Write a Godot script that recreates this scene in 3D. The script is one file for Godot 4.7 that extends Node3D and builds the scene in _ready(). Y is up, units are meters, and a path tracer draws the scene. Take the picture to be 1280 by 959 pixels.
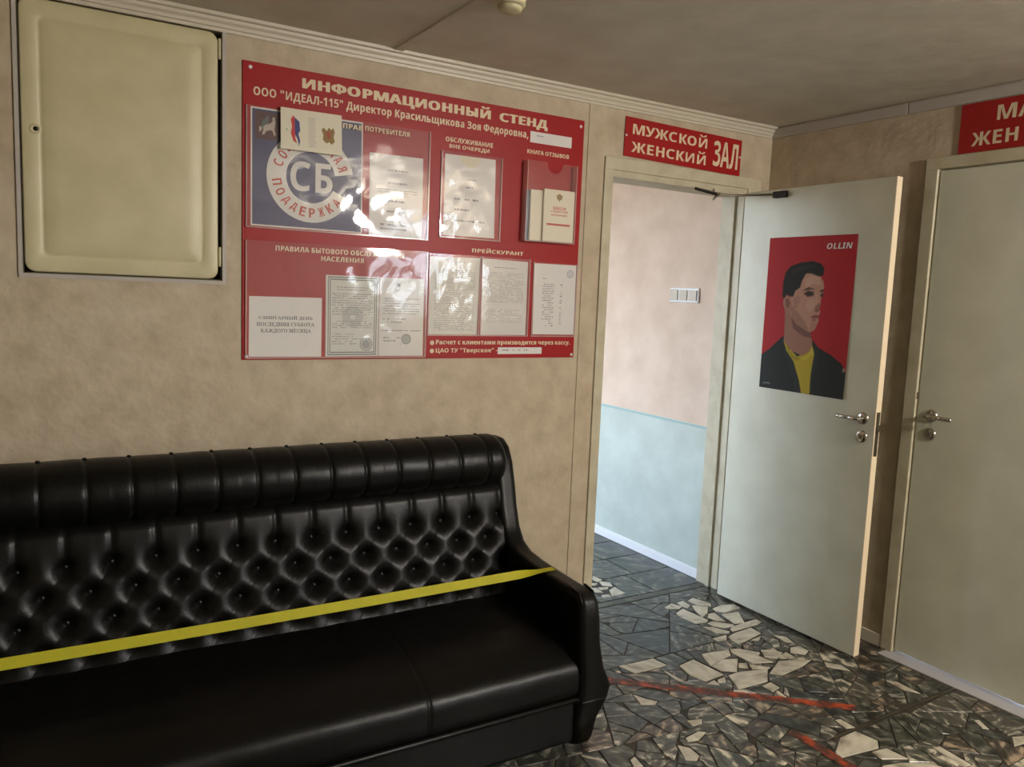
extends Node3D
# Waiting room of a hairdresser's: black tufted sofa under a red information board, an open door and a closed one.
# World frame: x along the board wall, y up, z towards the camera; the camera stands at x = 0, z = 0.

const WALL_Z := -2.79        # face of the board wall
const WALL_X := 3.11         # face of the wall with the closed door
const CEIL := 2.295
var M := {}
var counts := {}
var rng := RandomNumberGenerator.new()

const CREAM := [
	[2.546, -2.730, 2.613, -2.755, 2.629, -2.700, 2.597, -2.683, 2.546, -2.711],
	[2.641, -2.749, 2.686, -2.753, 2.678, -2.696, 2.641, -2.671, 2.630, -2.707],
	[2.707, -2.745, 2.756, -2.762, 2.787, -2.669, 2.762, -2.638, 2.708, -2.682],
	[2.685, -2.693, 2.743, -2.642, 2.686, -2.588, 2.629, -2.563, 2.654, -2.637],
	[2.548, -2.653, 2.615, -2.679, 2.629, -2.526, 2.602, -2.510, 2.545, -2.523, 2.534, -2.615],
	[2.681, -2.579, 2.720, -2.578, 2.693, -2.480, 2.658, -2.506, 2.649, -2.549],
	[2.600, -2.503, 2.637, -2.507, 2.699, -2.438, 2.688, -2.423, 2.634, -2.428, 2.597, -2.466],
	[2.747, -2.617, 2.821, -2.633, 2.885, -2.610, 2.879, -2.565, 2.766, -2.557, 2.738, -2.586],
	[2.738, -2.552, 2.834, -2.534, 2.763, -2.430, 2.711, -2.444, 2.722, -2.492],
	[2.648, -2.410, 2.685, -2.424, 2.843, -2.435, 2.842, -2.403, 2.803, -2.389, 2.638, -2.385],
	[2.578, -2.353, 2.627, -2.369, 2.746, -2.378, 2.741, -2.315, 2.560, -2.275, 2.565, -2.320],
	[2.554, -2.483, 2.590, -2.459, 2.627, -2.390, 2.606, -2.380, 2.556, -2.404],
	[2.501, -2.371, 2.585, -2.370, 2.544, -2.330, 2.502, -2.341],
	[2.642, -2.283, 2.719, -2.295, 2.671, -2.265],
	[2.345, -2.278, 2.413, -2.272, 2.479, -2.253, 2.452, -2.217, 2.306, -2.185, 2.320, -2.229],
	[2.493, -2.261, 2.536, -2.243, 2.565, -2.091, 2.477, -2.122, 2.474, -2.233],
	[2.306, -2.180, 2.392, -2.202, 2.454, -2.180, 2.363, -2.099, 2.311, -2.132],
	[2.190, -2.242, 2.280, -2.257, 2.298, -2.106, 2.190, -2.096, 2.170, -2.161],
	[2.309, -2.093, 2.369, -2.095, 2.493, -2.059, 2.411, -1.987, 2.260, -1.993, 2.284, -2.042],
	[2.427, -2.150, 2.457, -2.136, 2.428, -2.100, 2.398, -2.123],
	[2.455, -2.120, 2.515, -2.065, 2.498, -2.060, 2.438, -2.086],
	[2.606, -2.196, 2.650, -2.175, 2.671, -2.137, 2.604, -2.107, 2.570, -2.141],
	[2.617, -2.118, 2.688, -2.133, 2.686, -2.076, 2.618, -2.100],
	[2.364, -1.971, 2.415, -1.977, 2.415, -1.931, 2.363, -1.919],
	[2.244, -2.085, 2.285, -2.088, 2.259, -2.054, 2.229, -2.066],
	[2.178, -2.079, 2.229, -2.088, 2.219, -2.044],
	[2.541, -2.233, 2.583, -2.180, 2.560, -2.164, 2.536, -2.185],
	[2.778, -2.277, 2.814, -2.239, 2.794, -2.180, 2.769, -2.202],
	[2.741, -2.155, 2.794, -2.148, 2.788, -2.098, 2.743, -2.080, 2.702, -2.122],
	[1.787, -1.813, 1.813, -1.783, 1.809, -1.735, 1.780, -1.717, 1.751, -1.737],
	[1.840, -1.832, 1.911, -1.844, 1.931, -1.828, 1.872, -1.804, 1.833, -1.812],
	[1.593, -1.818, 1.618, -1.827, 1.609, -1.773, 1.579, -1.783],
	[1.871, -2.143, 1.894, -2.096, 1.919, -2.062, 1.895, -2.049, 1.849, -2.072],
	[1.921, -1.914, 1.979, -1.898, 1.959, -1.876, 1.918, -1.878],
	[1.967, -2.346, 2.039, -2.341, 2.136, -2.337, 2.148, -2.267, 2.074, -2.266, 1.987, -2.268],
	[2.469, -2.029, 2.596, -2.090, 2.724, -2.035, 2.642, -2.012, 2.505, -1.996],
	[2.318, -1.592, 2.402, -1.595, 2.419, -1.521, 2.381, -1.491, 2.205, -1.514, 2.230, -1.544],
	[2.340, -1.487, 2.404, -1.479, 2.412, -1.405, 2.331, -1.446],
	[2.401, -1.677, 2.425, -1.672, 2.424, -1.611, 2.388, -1.622],
	[2.298, -1.420, 2.367, -1.404, 2.452, -1.356, 2.470, -1.323, 2.342, -1.375, 2.279, -1.408],
	[2.551, -1.410, 2.579, -1.401, 2.567, -1.288, 2.534, -1.293],
	[2.860, -1.445, 2.879, -1.436, 2.847, -1.382, 2.832, -1.397],
	[2.868, -1.318, 2.914, -1.301, 2.881, -1.273, 2.814, -1.281],
	[2.845, -1.778, 2.876, -1.754, 2.871, -1.650, 2.839, -1.698]]
const WHITE := [
	[2.493, -3.227, 2.499, -3.151, 2.455, -3.138, 2.455, -3.179],
	[2.471, -3.144, 2.517, -3.109, 2.491, -3.054, 2.450, -3.086],
	[2.398, -3.151, 2.447, -3.120, 2.417, -3.102, 2.374, -3.121],
	[2.411, -3.072, 2.466, -3.057, 2.444, -3.036, 2.404, -3.042],
	[2.445, -3.023, 2.495, -3.044, 2.491, -2.950, 2.403, -2.948],
	[2.359, -3.097, 2.404, -3.070, 2.395, -3.007, 2.338, -3.039],
	[2.365, -2.983, 2.408, -2.976, 2.399, -2.943, 2.348, -2.954],
	[2.427, -3.206, 2.469, -3.209, 2.440, -3.159, 2.404, -3.167]]
const POSTER := {
	"jacket": [-0.015, 0.786, 0.096, 0.737, 0.247, 0.648, 0.607, 0.653, 0.682, 0.699, 0.832, 0.739, 0.946, 0.785, 1.000, 0.836, 1.001, 1.006, 0.001, 1.004],
	"lapel": [0.251, 0.656, 0.299, 0.711, 0.408, 0.815, 0.478, 0.920, 0.515, 1.004, 0.467, 1.004, 0.391, 0.888, 0.290, 0.764],
	"lapel2": [0.617, 0.678, 0.677, 0.709, 0.687, 0.774, 0.653, 0.878, 0.644, 0.996, 0.617, 0.999, 0.619, 0.868, 0.638, 0.753],
	"shirt": [0.262, 0.663, 0.345, 0.721, 0.449, 0.766, 0.517, 0.748, 0.611, 0.685, 0.643, 0.740, 0.630, 0.804, 0.619, 0.881, 0.621, 0.998, 0.522, 1.003, 0.485, 0.919, 0.406, 0.802, 0.311, 0.736],
	"collar": [0.297, 0.698, 0.387, 0.757, 0.486, 0.779, 0.434, 0.796, 0.358, 0.773],
	"collar2": [0.486, 0.779, 0.564, 0.748, 0.616, 0.697, 0.632, 0.740, 0.542, 0.788],
	"neck": [0.262, 0.476, 0.337, 0.512, 0.404, 0.555, 0.491, 0.583, 0.583, 0.604, 0.613, 0.678, 0.588, 0.726, 0.500, 0.760, 0.372, 0.735, 0.270, 0.670],
	"neckshade": [0.337, 0.512, 0.404, 0.555, 0.491, 0.583, 0.583, 0.604, 0.598, 0.641, 0.499, 0.634, 0.373, 0.589],
	"face": [0.313, 0.363, 0.363, 0.342, 0.415, 0.322, 0.432, 0.277, 0.471, 0.232, 0.540, 0.229, 0.634, 0.247, 0.680, 0.287, 0.693, 0.330, 0.675, 0.367, 0.666, 0.411, 0.668, 0.436, 0.654, 0.452, 0.671, 0.469, 0.665, 0.489, 0.654, 0.503, 0.661, 0.524, 0.648, 0.556, 0.620, 0.592, 0.565, 0.606, 0.492, 0.585, 0.404, 0.557, 0.337, 0.512, 0.310, 0.454],
	"cheek": [0.324, 0.434, 0.416, 0.483, 0.508, 0.544, 0.563, 0.598, 0.491, 0.583, 0.404, 0.555, 0.342, 0.514],
	"ear": [0.227, 0.391, 0.271, 0.374, 0.312, 0.389, 0.337, 0.434, 0.332, 0.484, 0.298, 0.497, 0.251, 0.469, 0.225, 0.431],
	"earin": [0.251, 0.404, 0.284, 0.394, 0.308, 0.422, 0.299, 0.461, 0.268, 0.449],
	"hair": [0.213, 0.385, 0.209, 0.293, 0.231, 0.227, 0.286, 0.188, 0.402, 0.166, 0.541, 0.158, 0.634, 0.175, 0.674, 0.206, 0.667, 0.246, 0.623, 0.252, 0.529, 0.233, 0.472, 0.234, 0.434, 0.277, 0.415, 0.325, 0.364, 0.345, 0.341, 0.384, 0.304, 0.380, 0.261, 0.371, 0.233, 0.398],
	"hairlight": [0.291, 0.220, 0.406, 0.187, 0.544, 0.179, 0.614, 0.194, 0.524, 0.198, 0.398, 0.213, 0.320, 0.252],
	"eye": [0.461, 0.361, 0.512, 0.340, 0.584, 0.351, 0.579, 0.376, 0.511, 0.383],
	"eyeb": [0.654, 0.364, 0.688, 0.353, 0.688, 0.381, 0.661, 0.382],
	"brow": [0.445, 0.346, 0.516, 0.322, 0.596, 0.335, 0.527, 0.334],
	"browb": [0.646, 0.342, 0.689, 0.331, 0.691, 0.343, 0.652, 0.352],
	"nose": [0.604, 0.445, 0.632, 0.425, 0.667, 0.419, 0.668, 0.439, 0.650, 0.454, 0.615, 0.458],
	"noseline": [0.609, 0.363, 0.627, 0.362, 0.632, 0.425, 0.611, 0.436],
	"mouth": [0.563, 0.507, 0.616, 0.493, 0.668, 0.496, 0.657, 0.513, 0.606, 0.519],
	"chin": [0.574, 0.547, 0.650, 0.537, 0.641, 0.570, 0.608, 0.592, 0.563, 0.595],
	"mark": [0.965, 0.814, 0.985, 0.805, 0.985, 0.832, 0.968, 0.836],
	"tag": [0.040, 0.965, 0.136, 0.961, 0.137, 0.968, 0.041, 0.971]
}

# ---------------------------------------------------------------- helpers
func numbered(parent: Node, base: String) -> String:
	var key := str(parent.get_instance_id()) + base
	var n: int = counts.get(key, 0)
	counts[key] = n + 1
	return base if n == 0 else "%s_%03d" % [base, n]

func tag(o: Node, label: String, category: String, group := "", kind := ""):
	o.set_meta("label", label)
	o.set_meta("category", category)
	if group: o.set_meta("group", group)
	if kind: o.set_meta("kind", kind)
	return o

func thing(called: String, at: Vector3, label: String, category: String, group := "", kind := "") -> Node3D:
	var o := Node3D.new()
	o.name = numbered(self, called)
	add_child(o, true)
	o.position = at
	tag(o, label, category, group, kind)
	return o

func obj(called: String, shape, material: Material, parent: Node = self) -> MeshInstance3D:
	# shapes are modelled in world coordinates; a part is set back by the place of its thing
	var o := MeshInstance3D.new()
	o.name = numbered(parent, called)
	var mesh: Mesh
	if shape is SurfaceTool:
		if not shape.has_meta("own_normals"): shape.generate_normals()
		mesh = shape.commit()
	else:
		mesh = shape
	o.mesh = mesh
	o.material_override = material
	parent.add_child(o, true)
	if parent != self and parent.get_parent() == self and not parent is MeshInstance3D:
		o.position = -parent.position
	return o

func flat() -> SurfaceTool:
	var st := SurfaceTool.new()
	st.begin(Mesh.PRIMITIVE_TRIANGLES)
	st.set_smooth_group(-1)
	return st

func smooth() -> SurfaceTool:
	var st := SurfaceTool.new()
	st.begin(Mesh.PRIMITIVE_TRIANGLES)
	st.set_smooth_group(0)
	return st

func tri(st: SurfaceTool, a: Vector3, b: Vector3, c: Vector3):   # counter-clockwise from outside
	for p in [a, c, b]:
		st.set_uv(Vector2.ZERO)
		st.add_vertex(p)

func quad(st: SurfaceTool, a: Vector3, b: Vector3, c: Vector3, d: Vector3):
	tri(st, a, b, c)
	tri(st, a, c, d)

func box(st: SurfaceTool, lo: Vector3, hi: Vector3):
	var v := []
	for k in 8:
		v.append(Vector3(hi.x if k & 1 else lo.x, hi.y if k & 2 else lo.y, hi.z if k & 4 else lo.z))
	quad(st, v[4], v[5], v[7], v[6])
	quad(st, v[1], v[0], v[2], v[3])
	quad(st, v[5], v[1], v[3], v[7])
	quad(st, v[0], v[4], v[6], v[2])
	quad(st, v[6], v[7], v[3], v[2])
	quad(st, v[0], v[1], v[5], v[4])

func bevel_box(lo: Vector3, hi: Vector3, r: float, n := 2) -> SurfaceTool:
	var st := smooth()
	add_bevel_box(st, lo, hi, r, n)
	return st

func add_bevel_box(st: SurfaceTool, lo: Vector3, hi: Vector3, r: float, n := 2):
	var c := (lo + hi) / 2
	var h := (hi - lo) / 2
	r = min(r, min(h.x, min(h.y, h.z)))
	st.set_meta("own_normals", true)
	var ln := []      # grid lines -1..1 coded as [side, angle]
	for k in n + 1: ln.append([-1.0, 1.0 - float(k) / n])
	for k in n + 1: ln.append([1.0, float(k) / n])
	for axis in 3:
		for side in [-1.0, 1.0]:
			for i in ln.size() - 1:
				for j in ln.size() - 1:
					var q := []
					for d in [[0, 0], [1, 0], [1, 1], [0, 1]]:
						var a = ln[i + d[0]]
						var b = ln[j + d[1]]
						var s := Vector3.ZERO
						var t := Vector3.ZERO
						s[axis] = side; t[axis] = 1.0
						var ax := (axis + 1) % 3
						var ay := (axis + 2) % 3
						s[ax] = a[0]; s[ay] = b[0]
						t[ax] = tan(a[1] * PI / 4); t[ay] = tan(b[1] * PI / 4)
						var inner := Vector3(s.x * (h.x - r), s.y * (h.y - r), s.z * (h.z - r))
						var nn := Vector3(s.x * t.x, s.y * t.y, s.z * t.z).normalized()
						q.append([c + inner + r * nn, nn])
					for k in ([0, 2, 1, 0, 3, 2] if side > 0 else [0, 1, 2, 0, 2, 3]):
						st.set_uv(Vector2.ZERO)
						st.set_normal(q[k][1])
						st.add_vertex(q[k][0])

# a sheet of nu x nv quads; at(u, v) gives the points; seen from the side where u runs right and v runs up
func sheet(st: SurfaceTool, nu: int, nv: int, at: Callable, turned := false):
	var rows := []
	for j in nv + 1:
		var row := []
		for i in nu + 1:
			row.append(at.call(float(i) / nu, float(j) / nv))
		rows.append(row)
	for j in nv:
		for i in nu:
			var ids = [[i, j], [i + 1, j], [i + 1, j + 1], [i, j], [i + 1, j + 1], [i, j + 1]]
			if not turned: ids = [ids[0], ids[2], ids[1], ids[3], ids[5], ids[4]]
			for k in ids:
				st.set_uv(Vector2(float(k[0]) / nu, 1.0 - float(k[1]) / nv))
				st.add_vertex(rows[k[1]][k[0]])

# revolve (radius, height) pairs round the local y axis
func lathe(st: SurfaceTool, profile: Array, seg: int, x: Transform3D):
	for k in profile.size() - 1:
		var a = profile[k]
		var b = profile[k + 1]
		for s in seg:
			var t0 := TAU * s / seg
			var t1 := TAU * (s + 1) / seg
			var p0 := x * Vector3(a[0] * cos(t0), a[1], -a[0] * sin(t0))
			var p1 := x * Vector3(a[0] * cos(t1), a[1], -a[0] * sin(t1))
			var q0 := x * Vector3(b[0] * cos(t0), b[1], -b[0] * sin(t0))
			var q1 := x * Vector3(b[0] * cos(t1), b[1], -b[0] * sin(t1))
			if a[0] > 1e-6: tri(st, p0, p1, q1) 
			if b[0] > 1e-6: tri(st, p0, q1, q0)
			elif a[0] <= 1e-6: pass

func toward(at: Vector3, dir: Vector3) -> Transform3D:   # local y along dir
	var y := dir.normalized()
	var x := y.cross(Vector3.UP if abs(y.y) < 0.9 else Vector3.RIGHT).normalized()
	return Transform3D(Basis(x, y, x.cross(y)), at)

func tube(st: SurfaceTool, pts: Array, r: float, seg := 8):
	for k in pts.size() - 1:
		var d: Vector3 = pts[k + 1] - pts[k]
		var l := d.length()
		lathe(st, [[0.0, -r * 0.6], [r * 0.8, -r * 0.35], [r, 0.0], [r, l], [r * 0.8, l + r * 0.35], [0.0, l + r * 0.6]], seg, toward(pts[k], d))

# a closed (z, y) outline drawn out along x with rounded rims
func rounded_prism(st: SurfaceTool, outline: Array, x0: float, x1: float, r: float, bend: Callable, seg := 4):
	var n := outline.size()
	var nrm := []
	for k in n:
		var a: Vector2 = outline[(k + n - 1) % n]
		var b: Vector2 = outline[(k + 1) % n]
		var t := (b - a).normalized()
		nrm.append(Vector2(-t.y, t.x))       # inward for an outline that runs counter-clockwise seen from +x with z to the left
	var rings := []
	for s in seg + 1:
		var w := PI / 2 * s / seg
		rings.append([x1 - r + r * cos(w), r * (1 - sin(w))])
	rings.reverse()
	var all := []
	var far := rings.duplicate(true)
	far.reverse()
	for g in far: all.append([g[0], g[1]])
	# x1 cap .. towards x0
	var mids := 6
	for k in range(1, mids): all.append([lerp(x1 - r, x0 + r, float(k) / mids), 0.0])
	for g in rings: all.append([x0 + x1 - g[0], g[1]])
	var pts := []
	for g in all:
		var row := []
		for k in n:
			var p: Vector2 = outline[k] + nrm[k] * g[1]
			row.append(bend.call(Vector3(g[0], p.y, p.x)))
		pts.append(row)
	for g in pts.size() - 1:
		for k in n:
			var k2 := (k + 1) % n
			quad(st, pts[g][k], pts[g][k2], pts[g + 1][k2], pts[g + 1][k])
	for e in [0, pts.size() - 1]:
		var flat2 := PackedVector2Array()
		for k in n: flat2.append(outline[k] + nrm[k] * r)
		var idx := Geometry2D.triangulate_polygon(flat2)
		for k in range(0, idx.size(), 3):
			var a: Vector3 = pts[e][idx[k]]
			var b: Vector3 = pts[e][idx[k + 1]]
			var c: Vector3 = pts[e][idx[k + 2]]
			var want := 1.0 if e == 0 else -1.0
			if (b - a).cross(c - a).x * want < 0: tri(st, a, c, b)
			else: tri(st, a, b, c)

func font(serif := false, bold := true) -> Font:
	var f := SystemFont.new()
	f.font_names = PackedStringArray(["Droid Serif" if serif else "Droid Sans"])
	f.font_weight = 700 if bold else 400
	return f

# lettering that fills the rectangle (x0, y0)-(x1, y1) of its own plane, placed by x
func write(st: SurfaceTool, s: String, x0: float, y0: float, x1: float, y1: float, place: Transform3D, serif := false, bold := true, depth := 0.0006):
	var t := TextMesh.new()
	t.font = font(serif, bold)
	t.text = s
	t.font_size = 40
	t.pixel_size = 0.01
	t.depth = 0.05
	t.curve_step = 1.5
	var b := t.get_aabb()
	var k := Vector3((x1 - x0) / b.size.x, (y1 - y0) / b.size.y, depth / b.size.z)
	var fit := Transform3D(Basis.from_scale(k), Vector3(x0 - b.position.x * k.x, y0 - b.position.y * k.y, -b.position.z * k.z))
	st.append_from(t, 0, place * fit)

func letters(called: String, lines: Array, place: Transform3D, m: Material, parent: Node, serif := false, bold := true) -> MeshInstance3D:
	var st := SurfaceTool.new()
	st.begin(Mesh.PRIMITIVE_TRIANGLES)
	for l in lines: write(st, l[0], l[1], l[2], l[3], l[4], place, serif, bold)
	var o := MeshInstance3D.new()
	o.name = numbered(parent, called)
	o.mesh = st.commit()
	o.material_override = m
	parent.add_child(o, true)
	if parent.get_parent() == self and not parent is MeshInstance3D: o.position = -parent.position
	return o

func noise_tex(seed_: int, freq: float, stops: Array, size := 512, kind := "fbm", octaves := 4, warp := 0.0) -> NoiseTexture2D:
	var n := FastNoiseLite.new()
	n.seed = seed_
	n.frequency = freq
	n.noise_type = FastNoiseLite.TYPE_CELLULAR if kind == "cell" else FastNoiseLite.TYPE_SIMPLEX_SMOOTH
	n.fractal_type = FastNoiseLite.FRACTAL_RIDGED if kind == "ridge" else FastNoiseLite.FRACTAL_FBM
	n.fractal_octaves = octaves
	if warp > 0.0:
		n.domain_warp_enabled = true
		n.domain_warp_amplitude = warp
		n.domain_warp_frequency = freq * 0.7
	var t := NoiseTexture2D.new()
	t.width = size; t.height = size
	t.seamless = true
	t.noise = n
	var g := Gradient.new()
	var off := PackedFloat32Array()
	var col := PackedColorArray()
	for s in stops:
		off.append(s[0]); col.append(s[1])
	g.offsets = off; g.colors = col
	t.color_ramp = g
	return t

func bump_tex(seed_: int, freq: float, strength: float, size := 512, octaves := 4, kind := "fbm") -> NoiseTexture2D:
	var t := noise_tex(seed_, freq, [[0.0, Color.BLACK], [1.0, Color.WHITE]], size, kind, octaves)
	t.color_ramp = null
	t.as_normal_map = true
	t.bump_strength = strength
	return t

func mat(c: Color, rough := 0.6, metal := 0.0) -> StandardMaterial3D:
	var m := StandardMaterial3D.new()
	m.albedo_color = c
	m.roughness = rough
	m.metallic = metal
	return m

func world_tex(m: StandardMaterial3D, t: Texture2D, per_metre: float):
	m.albedo_texture = t
	m.uv1_triplanar = true
	m.uv1_world_triplanar = true
	m.uv1_scale = Vector3.ONE * per_metre
	return m

func bumpy(m: StandardMaterial3D, t: Texture2D, amount: float):
	m.normal_enabled = true
	m.normal_texture = t
	m.normal_scale = amount
	return m

func poly_fill(im: Image, pts: Array, c: Color):
	var w := im.get_width()
	var h := im.get_height()
	var p := PackedVector2Array()
	for k in range(0, pts.size(), 2): p.append(Vector2(pts[k] * w, pts[k + 1] * h))
	var y_lo := h; var y_hi := 0
	for q in p:
		y_lo = min(y_lo, int(q.y)); y_hi = max(y_hi, int(q.y) + 1)
	for y in range(max(0, y_lo), min(h, y_hi + 1)):
		var xs := []
		for k in p.size():
			var a := p[k]
			var b := p[(k + 1) % p.size()]
			if (a.y <= y + 0.5) != (b.y <= y + 0.5): xs.append(a.x + (y + 0.5 - a.y) / (b.y - a.y) * (b.x - a.x))
		xs.sort()
		for k in range(0, xs.size() - 1, 2):
			var xa := clampi(int(round(xs[k])), 0, w)
			var xb := clampi(int(round(xs[k + 1])), 0, w)
			if xb > xa: im.fill_rect(Rect2i(xa, y, xb - xa, 1), c)

func page(w: int, h: int, blocks: Array, seed_: int, ink := Color(0.50, 0.50, 0.51), paper := Color(0.86, 0.85, 0.84)) -> Image:
	# blocks: [x0, y0, x1, y1, line pitch, fill] in shares of the page: rows of words too small to read
	var im := Image.create(w, h, false, Image.FORMAT_RGB8)
	im.fill(paper)
	var r := RandomNumberGenerator.new()
	r.seed = seed_
	for b in blocks:
		var y: float = b[1]
		while y < b[3]:
			var x: float = b[0] + (0.0 if r.randf() < 0.8 else 0.04)
			var end: float = b[2] - (0.0 if r.randf() < 0.7 else r.randf() * 0.3) * (b[2] - b[0])
			while x < end:
				var l := r.randf_range(0.02, 0.08)
				if r.randf() < b[5]:
					im.fill_rect(Rect2i(int(x * w), int(y * h), max(1, int(min(l, end - x) * w)), max(1, int(b[4] * h * 0.42))), ink.lerp(paper, r.randf_range(0.0, 0.35)))
				x += l + 0.012
			y += b[4]
	return im

func as_print(im: Image, rough := 0.55) -> StandardMaterial3D:
	var m := mat(Color.WHITE, rough)
	im.generate_mipmaps()
	m.albedo_texture = ImageTexture.create_from_image(im)
	return m

# ---------------------------------------------------------------- scene
func _ready():
	rng.seed = 7
	look()
	materials()
	shell()
	stone_floor()
	back_room()
	side_room()
	sofa()
	information_board()
	hall_signs()
	fire_cabinet()
	open_door()
	closed_door()
	ceiling_things()
	windows_and_lamps()

func look():
	var cam := Camera3D.new()
	cam.name = "camera"
	add_child(cam)
	cam.position = Vector3(0, 1.45, 0)
	cam.rotation_degrees = Vector3(-6.442, -31.183, 2.316)
	cam.fov = 51.25
	cam.near = 0.05
	cam.current = true
	var we := WorldEnvironment.new()
	we.name = "world_environment"
	var e := Environment.new()
	e.background_mode = Environment.BG_SKY
	var sky := Sky.new()
	var sm := ProceduralSkyMaterial.new()
	sm.sky_top_color = Color(0.72, 0.79, 0.88)
	sm.sky_horizon_color = Color(0.88, 0.91, 0.94)
	sm.ground_bottom_color = Color(0.42, 0.40, 0.37)
	sm.ground_horizon_color = Color(0.60, 0.60, 0.58)
	sm.sky_energy_multiplier = SKY_ENERGY
	sm.ground_energy_multiplier = SKY_ENERGY
	sky.sky_material = sm
	e.sky = sky
	e.tonemap_mode = Environment.TONE_MAPPER_LINEAR
	e.tonemap_exposure = EXPOSURE
	e.sdfgi_enabled = true
	e.ssao_enabled = true
	e.ssil_enabled = true
	we.environment = e
	add_child(we)

const SKY_ENERGY := 3.4
const EXPOSURE := 1.3
const LAMP_ENERGY := 4.4

func materials():
	var plaster := bump_tex(3, 0.02, 3.0)
	# wallpaper: beige with a cloudy print
	var wp := noise_tex(11, 0.008, [[0.0, Color(0.67, 0.61, 0.515)], [0.35, Color(0.715, 0.655, 0.56)], [0.65, Color(0.74, 0.685, 0.59)], [1.0, Color(0.775, 0.72, 0.63)]], 1024, "fbm", 6)
	M.wallpaper = bumpy(world_tex(mat(Color.WHITE, 0.62), wp, 0.9), bump_tex(5, 0.05, 2.0), 0.35)
	M.ceiling = bumpy(world_tex(mat(Color.WHITE, 0.7), noise_tex(12, 0.01, [[0.0, Color(0.77, 0.75, 0.69)], [1.0, Color(0.83, 0.81, 0.75)]], 512, "fbm", 5), 0.8), plaster, 0.2)
	M.white_plastic = mat(Color(0.78, 0.75, 0.68), 0.4)
	M.grey_plastic = mat(Color(0.70, 0.68, 0.65), 0.4)
	M.door_paint = bumpy(world_tex(mat(Color.WHITE, 0.38), noise_tex(21, 0.006, [[0.0, Color(0.78, 0.785, 0.71)], [1.0, Color(0.83, 0.835, 0.765)]], 512, "fbm", 5), 1.2), bump_tex(22, 0.03, 1.5), 0.12)
	M.door_edge = mat(Color(0.92, 0.85, 0.73), 0.45)
	M.frame_paint = bumpy(world_tex(mat(Color.WHITE, 0.42), noise_tex(23, 0.01, [[0.0, Color(0.70, 0.665, 0.56)], [0.4, Color(0.75, 0.72, 0.62)], [1.0, Color(0.79, 0.765, 0.67)]], 512, "fbm", 5), 1.5), bump_tex(24, 0.03, 1.5), 0.12)
	M.grime = mat(Color(0.36, 0.32, 0.22), 0.7)
	M.cabinet_paint = bumpy(world_tex(mat(Color.WHITE, 0.42), noise_tex(31, 0.008, [[0.0, Color(0.75, 0.72, 0.57)], [1.0, Color(0.81, 0.78, 0.64)]], 512, "fbm", 4), 1.1), bump_tex(32, 0.03, 1.0), 0.12)
	M.cabinet_inside = mat(Color(0.34, 0.31, 0.24), 0.7)
	M.dark_metal = mat(Color(0.12, 0.11, 0.10), 0.45, 0.7)
	M.chrome = mat(Color(0.78, 0.77, 0.75), 0.16, 1.0)
	M.steel = mat(Color(0.55, 0.53, 0.48), 0.35, 1.0)
	M.red = mat(Color(0.61, 0.07, 0.085), 0.42)
	M.red.metallic_specular = 0.35
	M.red_sign = mat(Color(0.62, 0.085, 0.095), 0.32)
	M.letter = mat(Color(0.86, 0.79, 0.66), 0.45)
	M.letter_red = mat(Color(0.72, 0.25, 0.18), 0.5)
	M.ink = mat(Color(0.36, 0.35, 0.35), 0.6)
	M.paper = mat(Color(0.86, 0.85, 0.83), 0.6)
	M.cream_paper = mat(Color(0.86, 0.83, 0.74), 0.5)
	M.blue_print = mat(Color(0.115, 0.115, 0.34), 0.45)
	M.blue_cover = mat(Color(0.22, 0.34, 0.46), 0.5)
	M.gold_print = mat(Color(0.55, 0.42, 0.16), 0.5)
	M.dark_red_print = mat(Color(0.33, 0.09, 0.10), 0.5)
	M.pocket = mat(Color(1, 1, 1, 0.05), 0.04)
	M.pocket.transparency = BaseMaterial3D.TRANSPARENCY_ALPHA
	M.pocket_edge = mat(Color(0.92, 0.80, 0.78, 0.45), 0.15)
	M.pocket_edge.transparency = BaseMaterial3D.TRANSPARENCY_ALPHA
	M.leather = mat(Color(0.045, 0.043, 0.036), 0.38)
	M.leather.metallic_specular = 0.34
	M.leather.uv1_triplanar = true
	M.leather.uv1_world_triplanar = true
	M.leather.uv1_scale = Vector3.ONE * 5.0
	bumpy(M.leather, bump_tex(41, 0.06, 3.0, 512, 3), 0.25)
	M.yellow = mat(Color(0.66, 0.64, 0.04), 0.7)
	M.orange = world_tex(mat(Color.WHITE, 0.55), noise_tex(51, 0.02, [[0.25, Color(0.27, 0.17, 0.13)], [0.45, Color(0.40, 0.19, 0.13)], [0.58, Color(0.54, 0.225, 0.13)], [0.8, Color(0.70, 0.28, 0.14)]], 256, "fbm", 4), 3.0)
	M.pink_wall = bumpy(world_tex(mat(Color.WHITE, 0.6), noise_tex(61, 0.008, [[0.0, Color(0.80, 0.71, 0.63)], [1.0, Color(0.87, 0.79, 0.72)]], 512, "fbm", 4), 0.8), plaster, 0.2)
	M.blue_wall = bumpy(world_tex(mat(Color.WHITE, 0.45), noise_tex(62, 0.008, [[0.0, Color(0.69, 0.735, 0.705)], [1.0, Color(0.75, 0.795, 0.765)]], 512, "fbm", 4), 0.8), plaster, 0.2)
	M.blue_line = mat(Color(0.60, 0.70, 0.70), 0.5)
	M.white_board = mat(Color(0.90, 0.91, 0.92), 0.35)
	M.mortar = world_tex(mat(Color.WHITE, 0.75), noise_tex(71, 0.03, [[0.0, Color(0.15, 0.135, 0.115)], [1.0, Color(0.27, 0.245, 0.205)]], 256, "fbm", 4), 2.0)
	M.glass = mat(Color(0.95, 0.98, 1.0, 0.06), 0.02)
	M.glass.transparency = BaseMaterial3D.TRANSPARENCY_ALPHA
	# floor stones: each kind is one marble
	var dark := []
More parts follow.
